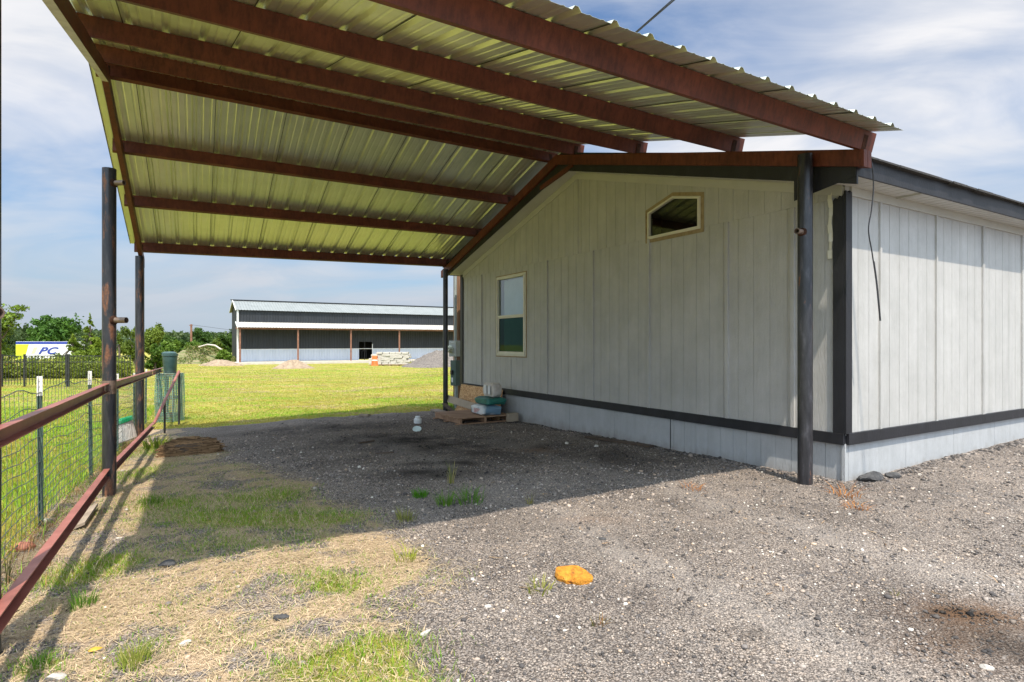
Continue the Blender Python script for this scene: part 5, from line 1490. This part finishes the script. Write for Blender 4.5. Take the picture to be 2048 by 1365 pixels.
for i in range(15):
    q = -.21+.42*i/14; w0 = .012*math.sin(i*2.1)
    for sx, sy in ((1, 0), (-1, 0), (0, 1), (0, -1)):
        p0 = Vector((c.x+(sx*.215 if sx else q), c.y+(sy*.215 if sy else q), c.z)); p1 = p0+Vector((w0, w0, 0)); p1.z = zc1
        mb.tube([p0, (p0+p1)/2+Vector((sx*.02, sy*.02, 0)), p1], .0045, 4, cap=False)
for i in range(22):
    z = c.z+(zc1-c.z)*i/21
    mb.tube([(c.x-.215, c.y-.215, z), (c.x+.215, c.y-.215, z+.02), (c.x+.215, c.y+.215, z), (c.x-.215, c.y+.215, z+.01), (c.x-.215, c.y-.215, z)], .0045, 4, cap=False)
mb.build('netting', M['net'], crt)
bn = thing('plastic_bin', 'dark green plastic bin standing on the netted crate', 'bin', (c.x, c.y, zc1+.016))
mb = MB(); cb_ = Vector((c.x, c.y, zc1+.016)); hb = zat(708, 13.6)-cb_.z
mb.lathe(cb_, [(0, 0), (.125, 0), (.135, .015), (.155, hb*.88), (.168, hb*.9), (.168, hb), (.150, hb), (.12, .03), (0, .03)], 26); mb.build('body', M['bin_green'], bn, True)
mb = MB(); mb.lathe(cb_+Vector((-.03, .02, hb+.004)), [(0, .05), (.10, .045), (.15, .02), (.155, 0), (0, 0)], 26); mb.build('lid', M['bin_green'], bn, True)
# loose green net draped along the rail end
mb = MB()
for i in range(9):
    y0 = 11.3+i*.22
    p = rail_pt(y0, .93); mb.tube([p+Vector((0, 0, .03)), p+Vector((.05*math.sin(i), .05, -.35)), p+Vector((.09*math.sin(i*2), .1, -1.0))], .006, 4, cap=False)
for i in range(8):
    z = .92-.13*i; mb.tube([rail_pt(11.2+k*.4, z-.03*math.sin(k+i))+Vector((.05*math.sin(k*1.7+i), 0, 0)) for k in range(5)], .005, 4, cap=False)
tag(mb.build('garden_net', M['net'], None, loc=tuple(rail_pt(12, .0))), 'loose green garden net draped over the far rail', 'net')
# matted clump
c0 = G(332, 912); c1 = G(428, 905); n = 2600
t = rng.random(n); ang = rng.random(n)*np.pi; rad = rng.random(n)**.5
ax = np.array(c1-c0); L = np.linalg.norm(ax); ax /= L; sd = np.array([-ax[1], ax[0], 0])
hh = (.25*np.sin(np.pi*np.clip(t*.94+.03, 0, 1))**.35)
P = np.array(c0)[None]+ax[None]*(t*L)[:, None]+sd[None]*(np.cos(ang)*rad*.17)[:, None]+np.array([0, 0, 1])[None]*(np.sin(ang)*rad*hh)[:, None]
ln = rng.uniform(.08, .26, n)[:, None]; dv = ax[None]*ln+rng.normal(0, .03, (n, 3)); dv[:, 2] *= .5; wv = np.array([0, 0, 1])[None]*rng.uniform(.003, .007, n)[:, None]
Q = np.stack([P-dv/2-wv, P+dv/2-wv, P+dv/2+wv, P-dv/2+wv], 1).reshape(-1, 3)-np.array(c0)
tt = rng.random((n, 1)); cc = np.array([.07, .042, .024])*(1-tt)+np.array([.34, .21, .11])*tt
core = MB()
NS = 14
for i in range(NS): pass
oc = np_mesh('sod_clump', Q, np.arange(len(Q)), np.full(n, 4), M['straw'], np.repeat(cc, 4, axis=0)); oc.location = c0
tag(oc, 'brown matted roll of dead sod at the gravel edge', 'sod')
co = MB(); mid_ = [c0+(c1-c0)*q for q in (.02, .2, .5, .8, .98)]
co.tube([m_+Z*.08 for m_ in mid_], [.06, .13, .15, .13, .06], 10)
oo = co.build('core', M['wood_dark'], oc, True)

# ------------------------------------------------------------------ rocks, leaf, lumps
def rock(name, label, cat, px, py, r, m, seed, sc=(1, .8, .55), sub=3, group=None, rot=0):
    if m is M['limestone']: r *= .68
    sc = (sc[0], sc[1], sc[2]*1.15)
    c = G(px, py); mb = MB(); rock_mesh(mb, (0, 0, 0), r*sc[0], r*sc[1], r*sc[2], seed, sub)
    o = mb.build(name, m, None, True, loc=(0, 0, 0)); o.location = c+Z*(r*sc[2]*.45); o.rotation_euler = (0, 0, rot); return tag(o, label, cat, group)
# flat ochre stone outlined as in the photo
c = G(1146, 1160)
rs = np.random.default_rng(4)
out = [(-.112, .02), (-.105, .052), (-.06, .075), (0.0, .082), (.045, .060), (.095, .028), (.125, -.01), (.118, -.045), (.075, -.062), (.04, -.078), (.0, -.066), (-.02, -.058), (-.05, -.062), (-.07, -.042), (-.10, -.02)]
mb = MB(); n = len(out); levels = [(.96, 0), (1.02, .02), (.97, .042), (.86, .052), (.45, .056)]
Pv = []
for k, (s_, h) in enumerate(levels):
    for i, (a, b) in enumerate(out): Pv.append((c.x+a*s_+rs.normal(0, .0015), c.y+b*s_*1.15+rs.normal(0, .0015), c.z+h+(.012*(b/.08)+.006*math.sin(a*40))*(k > 1)+rs.normal(0, .0012)))
Fv = [(k*n+i, k*n+(i+1) % n, (k+1)*n+(i+1) % n, (k+1)*n+i) for k in range(len(levels)-1) for i in range(n)]+[tuple(range((len(levels)-1)*n, len(levels)*n))]
mb.add(Pv, Fv); tag(mb.build('ochre_stone', M['yellow_stone'], None, loc=tuple(c)), 'flat bright orange-yellow stone alone on the sunlit gravel', 'stone')
rock('white_rock', 'jagged white rock among straw near the yellow leaf', 'rock', 370, 1289, .034, M['limestone'], 11, (1.5, .8, .6), rot=.5)
rock('white_rock', 'long white rock shard at the edge of the lush grass', 'rock', 851, 1270, .034, M['limestone'], 12, (1.7, .6, .6), rot=.8)
rock('white_rock', 'white rock cut by the bottom left of the photo', 'rock', 112, 1358, .045, M['limestone'], 13, (1.4, .8, .6), rot=.3)
rock('white_rock', 'small round white rock in straw right of shadow corner', 'rock', 476, 1175, .020, M['limestone'], 14)
rock('white_rock', 'white rock at the lower right corner beside brown dirt', 'rock', 1975, 1338, .03, M['limestone'], 15, (1.5, .8, .6), rot=-.4)
rock('white_rock', 'pale rock pair member left of the ochre stone, larger', 'rock', 975, 1215, .026, M['limestone'], 16, (1.4, .8, .6))
rock('pale_pebble', 'pale pebble just left of the larger pale rock', 'rock', 950, 1220, .014, M['limestone'], 17)
rock('white_rock', 'white stone in the shaded gravel near the skirting plank', 'rock', 1134, 888, .05, M['limestone'], 18)
rock('pale_rock', 'buff stone by the skirting plank in shade', 'rock', 1192, 894, .055, M['limestone'], 19)
rock('asphalt_lump', 'dark asphalt lump among straw below the shadow edge', 'rock', 563, 1240, .032, M['asphalt'], 20, (1.4, .9, .6))
rock('asphalt_lump', 'dark asphalt lump in the shaded straw patch', 'rock', 335, 1133, .045, M['asphalt'], 21, (1.3, .9, .6))
rock('asphalt_lump', 'thin dark chip right of the ochre stone', 'rock', 1205, 1079, .022, M['asphalt'], 22, (1.4, .8, .4))
rock('rubble_lump', 'long dark rubble lump against the skirting by the corner', 'rubble', 1742, 961, .13, M['asphalt'], 23, (1.5, .7, .45), rot=.5)
rock('rubble_lump', 'smaller dark rubble lump right of the long one', 'rubble', 1786, 955, .09, M['asphalt'], 24, (1.2, .8, .5), rot=.5)
rock('broken_brick', 'broken red brick lying by the mesh fence', 'brick', 47, 1100, .07, M['brick'], 25, (1.2, .8, .5), 3, rot=.4)
rock('pale_rock', 'grey-white rock at the foot of the nearest T-post', 'rock', 92, 1045, .06, M['limestone'], 26, (1.7, .6, .5), rot=.9)
rock('pale_rock', 'flat pale rock between rail and its shadow', 'rock', 253, 1022, .035, M['limestone'], 27)
rock('pale_rock', 'thin white flake at the carport shadow edge', 'rock', 237, 1077, .03, M['limestone'], 28, (1.4, .6, .3))
c = G(190, 1306); mb = MB()
Lf = [(q*.55, w_*.6, h*.6) for q, w_, h in [(-.055, 0, .004), (-.03, .018, .016), (.0, .022, .02), (.035, .014, .014), (.06, .0, .008), (.035, -.014, .004), (0, -.02, .003), (-.03, -.016, .003)]]
ca, sa = math.cos(.55), math.sin(.55)
mb.add([(c.x+a*ca-b*sa, c.y+a*sa+b*ca, c.z+.012+h) for a, b, h in Lf]+[(c.x, c.y, c.z+.008)], [(i, (i+1) % 8, 8) for i in range(8)])
lo_ = mb.build('fallen_leaf', M['leaf_yellow'], None, True, loc=tuple(c)); sl = lo_.modifiers.new('t', 'SOLIDIFY'); sl.thickness = .001
tag(lo_, 'curled yellow leaf on straw at the lower left', 'leaf')
a = G(152, 1062); b = G(180, 1022); m_ = (a+b)/2; d = (b-a)/2
mb = MB(); mb.box(m_+Z*.03, d, Vector((.05, .03, .02)), Z*.012); tag(mb.build('buried_plank', M['wood_grey'], None, loc=tuple(m_)), 'pale plank half sunk in the ground under the lower rail', 'plank')

# ------------------------------------------------------------------ weed tufts (each a thing)
def tuft(label, px, py, h, n, spread, c0, c1, w=.006, seed=0, name='weed', lean=.8):
    c = G(px, py); rs = np.random.default_rng(seed); P = []; C = []
    F_ = []; lt = []
    for i in range(n):
        a = rs.random()*6.28; r = spread*.25*rs.random()**.5; ox, oy = math.cos(a)*r, math.sin(a)*r
        a2 = a+rs.normal(0, .5); L = h*rs.uniform(.5, 1.1); ln = lean*rs.uniform(.2, 1.0); b = rs.random()*6.28; wx, wy = math.cos(b)*w/2, math.sin(b)*w/2
        base = len(P); t = rs.random(); col = tuple(np.array(c0)*(1-t)+np.array(c1)*t)
        for k in range(4):
            f = k/4; out = L*ln*f*f*.9; zz_ = L*(f-.35*ln*f*f)
            q = (ox+math.cos(a2)*out, oy+math.sin(a2)*out, zz_-.005)
            P += [(q[0]-wx*(1-f*.6), q[1]-wy*(1-f*.6), q[2]), (q[0]+wx*(1-f*.6), q[1]+wy*(1-f*.6), q[2])]
        P.append((ox+math.cos(a2)*L*ln*.9, oy+math.sin(a2)*L*ln*.9, L*(1-.35*ln)))
        for k in range(3): F_ += [base+2*k, base+2*k+1, base+2*k+3, base+2*k+2]; lt.append(4)
        F_ += [base+6, base+7, base+8]; lt.append(3); C += [col]*9
    o = np_mesh(name, np.array(P), F_, lt, M['grass'], np.array(C)); o.location = c; return tag(o, label, 'weed')
g0, g1 = (.05, .14, .012), (.16, .30, .03); y0_, y1_ = (.22, .24, .03), (.42, .38, .10)
tuft('dense low green weed clump left of the two grassy weeds', 841, 994, .10, 90, .30, (.05, .19, .01), (.12, .30, .02), .008, 1)
tuft('upright grassy weed in the middle of the shaded gravel', 892, 1010, .16, 75, .34, g0, g1, .006, 2, lean=.9)
tuft('sprawling grassy weed right of the upright one', 940, 1006, .19, 70, .5, g0, (.14, .28, .03), .007, 3, lean=1.0)
tuft('tall seed-stalk weed beside the oil stain', 902, 968, .28, 26, .16, (.12, .17, .03), (.42, .36, .15), .006, 4, lean=.45)
tuft('yellowing weed tuft at the front of the shaded patch', 812, 1040, .13, 70, .35, (.14, .19, .03), (.36, .33, .10), .006, 5)
tuft('tiny weed near the shadow edge right of the grassy weeds', 1060, 1008, .12, 20, .15, (.1, .15, .03), (.35, .28, .08), .005, 6)
tuft('star-shaped yellow-green weed just past the shadow edge', 812, 1122, .13, 40, .3, (.22, .27, .03), (.42, .43, .06), .007, 7, lean=1.1)
tuft('creeping weed touching the ochre stone', 1080, 1183, .10, 40, .3, (.16, .20, .03), (.40, .38, .08), .006, 8, lean=1.4)
tuft('reddish sprouting weed below the ochre stone', 1198, 1248, .07, 22, .2, (.14, .17, .03), (.40, .16, .06), .005, 9, lean=1.2)
tuft('tall pale tuft beside the yellow leaf', 268, 1330, .13, 90, .25, (.16, .24, .03), (.42, .42, .10), .005, 10, lean=.6)
tuft('dark green tuft in the near post shadow', 165, 1215, .12, 60, .25, g0, g1, .006, 11)
tuft('bright tuft in the bottom left corner', 72, 1338, .09, 60, .2, g0, g1, .005, 12)
tuft('bright tuft at the straight shadow border', 300, 1010, .12, 90, .4, g0, (.2, .32, .03), .006, 13, lean=.5)
tuft('small weed bit on the right sunlit gravel', 1790, 1190, .05, 10, .1, (.2, .22, .03), (.4, .36, .08), .005, 14)
tuft('dark spindly weed by the mesh fence at left edge', 12, 1168, .24, 14, .12, (.05, .06, .02), (.16, .15, .05), .007, 15, lean=.35)
tuft('leafy weed at the foot of the slim pipe post', 312, 898, .26, 120, .7, (.10, .17, .015), (.30, .36, .05), .014, 16)
tuft('leafy weed beside the far carport post base', 900, 822, .22, 90, .5, (.06, .16, .012), (.18, .30, .03), .014, 17)
for k, (px, py, lb, sd) in enumerate(((1688, 992, 'orange straw wisps on gravel by the house corner', 18), (1712, 1016, 'smaller orange wisps in front of the first wisps', 19), (1385, 978, 'faint ochre wisps at the shadow edge near the wall', 20))):
    tuft(lb, px, py, .16 if k == 0 else .10, 40, .55 if k == 0 else .4, (.40, .13, .02), (.62, .26, .05), .006, sd, name='straw_wisps', lean=2.2)['category'] = 'straw'

# ------------------------------------------------------------------ light, sky, camera
sun_dir = (U*.48+V*.165-Z*1.0).normalized()         # direction the light travels
to_sun = -sun_dir
elev = math.asin(to_sun.z); az = math.atan2(to_sun.x, to_sun.y)
sd = bpy.data.lights.new('sun', 'SUN'); sd.energy = 5.0; sd.angle = R(.6); sd.color = (1, .905, .77)
so = bpy.data.objects.new('sun', sd); COL.objects.link(so); so.rotation_euler = sun_dir.to_track_quat('-Z', 'Y').to_euler(); so.location = (0, 0, 30)

w = bpy.data.worlds.new('World'); scene.world = w; w.use_nodes = True
nt = w.node_tree; nt.nodes.clear(); L = nt.links
sky = N(nt, 'ShaderNodeTexSky'); sky.sky_type = 'NISHITA'; sky.sun_disc = False; sky.sun_elevation = elev; sky.sun_rotation = az
sky.air_density = 1.0; sky.dust_density = .6; sky.ozone_density = 1.4
tc = N(nt, 'ShaderNodeTexCoord'); sx = N(nt, 'ShaderNodeSeparateXYZ'); L.new(tc.outputs['Generated'], sx.inputs[0])
zc = math_(nt, 'ADD', math_(nt, 'MAXIMUM', sx.outputs[2], 0.0), .22)
cx = math_(nt, 'DIVIDE', sx.outputs[0], zc); cy = math_(nt, 'DIVIDE', sx.outputs[1], zc)
cb = N(nt, 'ShaderNodeCombineXYZ'); L.new(cx, cb.inputs[0]); L.new(cy, cb.inputs[1])
mp = N(nt, 'ShaderNodeMapping'); mp.inputs['Rotation'].default_value = (0, 0, R(40)); mp.inputs['Scale'].default_value = (.62, 1.0, 1); mp.inputs['Location'].default_value = (9.3, 4.4, 0)
L.new(cb.outputs[0], mp.inputs[0])
n1 = noise(nt, mp.outputs[0], 1.15, 5, .50, .5); n2 = noise(nt, mp.outputs[0], 2.6, 7, .55, .8)
k = math_(nt, 'ADD', math_(nt, 'MULTIPLY', n1, .72), math_(nt, 'MULTIPLY', n2, .28))
cm = ramp(nt, [(.35, (.0,)*3), (.46, (.52,)*3), (.58, (1.,)*3)]); L.new(k, cm.inputs[0])
cs = ramp(nt, [(.36, (.56, .585, .635)), (.60, (.70, .70, .72))]); L.new(n2, cs.inputs[0])
skyc = mixc(nt, 1.0, sky.outputs[0], (.072, .100, .122), 'MULTIPLY')
mc = mixc(nt, cm.outputs[0], skyc, cs.outputs[0])
hz = ramp(nt, [(.0, (.9,)*3), (.10, (.62,)*3), (.30, (0, 0, 0))]); L.new(math_(nt, 'MAXIMUM', sx.outputs[2], 0.0), hz.inputs[0])
mc = mixc(nt, hz.outputs[0], mc, (.345, .41, .495))
# bluish sky glow added around the sun, behind the camera, to lift the shade
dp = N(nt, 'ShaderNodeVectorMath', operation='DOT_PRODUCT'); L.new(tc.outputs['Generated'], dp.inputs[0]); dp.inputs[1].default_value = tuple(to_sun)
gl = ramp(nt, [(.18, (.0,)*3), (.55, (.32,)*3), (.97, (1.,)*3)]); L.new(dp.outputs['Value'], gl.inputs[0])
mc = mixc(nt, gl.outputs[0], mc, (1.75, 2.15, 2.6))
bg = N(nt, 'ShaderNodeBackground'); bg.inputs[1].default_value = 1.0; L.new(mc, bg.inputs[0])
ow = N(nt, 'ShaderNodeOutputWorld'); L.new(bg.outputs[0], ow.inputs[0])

cd = bpy.data.cameras.new('camera'); co_ = bpy.data.objects.new('camera', cd); COL.objects.link(co_)
co_.location = (0, 0, CAMH); co_.rotation_euler = (R(90), 0, 0)
cd.sensor_width = 36; cd.lens = 36*F/2048; cd.shift_y = (HY-682.5)/2048; cd.clip_end = 3000; cd.clip_start = .05
scene.camera = co_
vs = scene.view_settings; vs.view_transform = 'Standard'; vs.look = 'None'; vs.exposure = .40; vs.gamma = 1
scene.render.engine = 'CYCLES'
scene.cycles.use_denoising = True
scene.cycles.max_bounces = 8; scene.cycles.transparent_max_bounces = 12
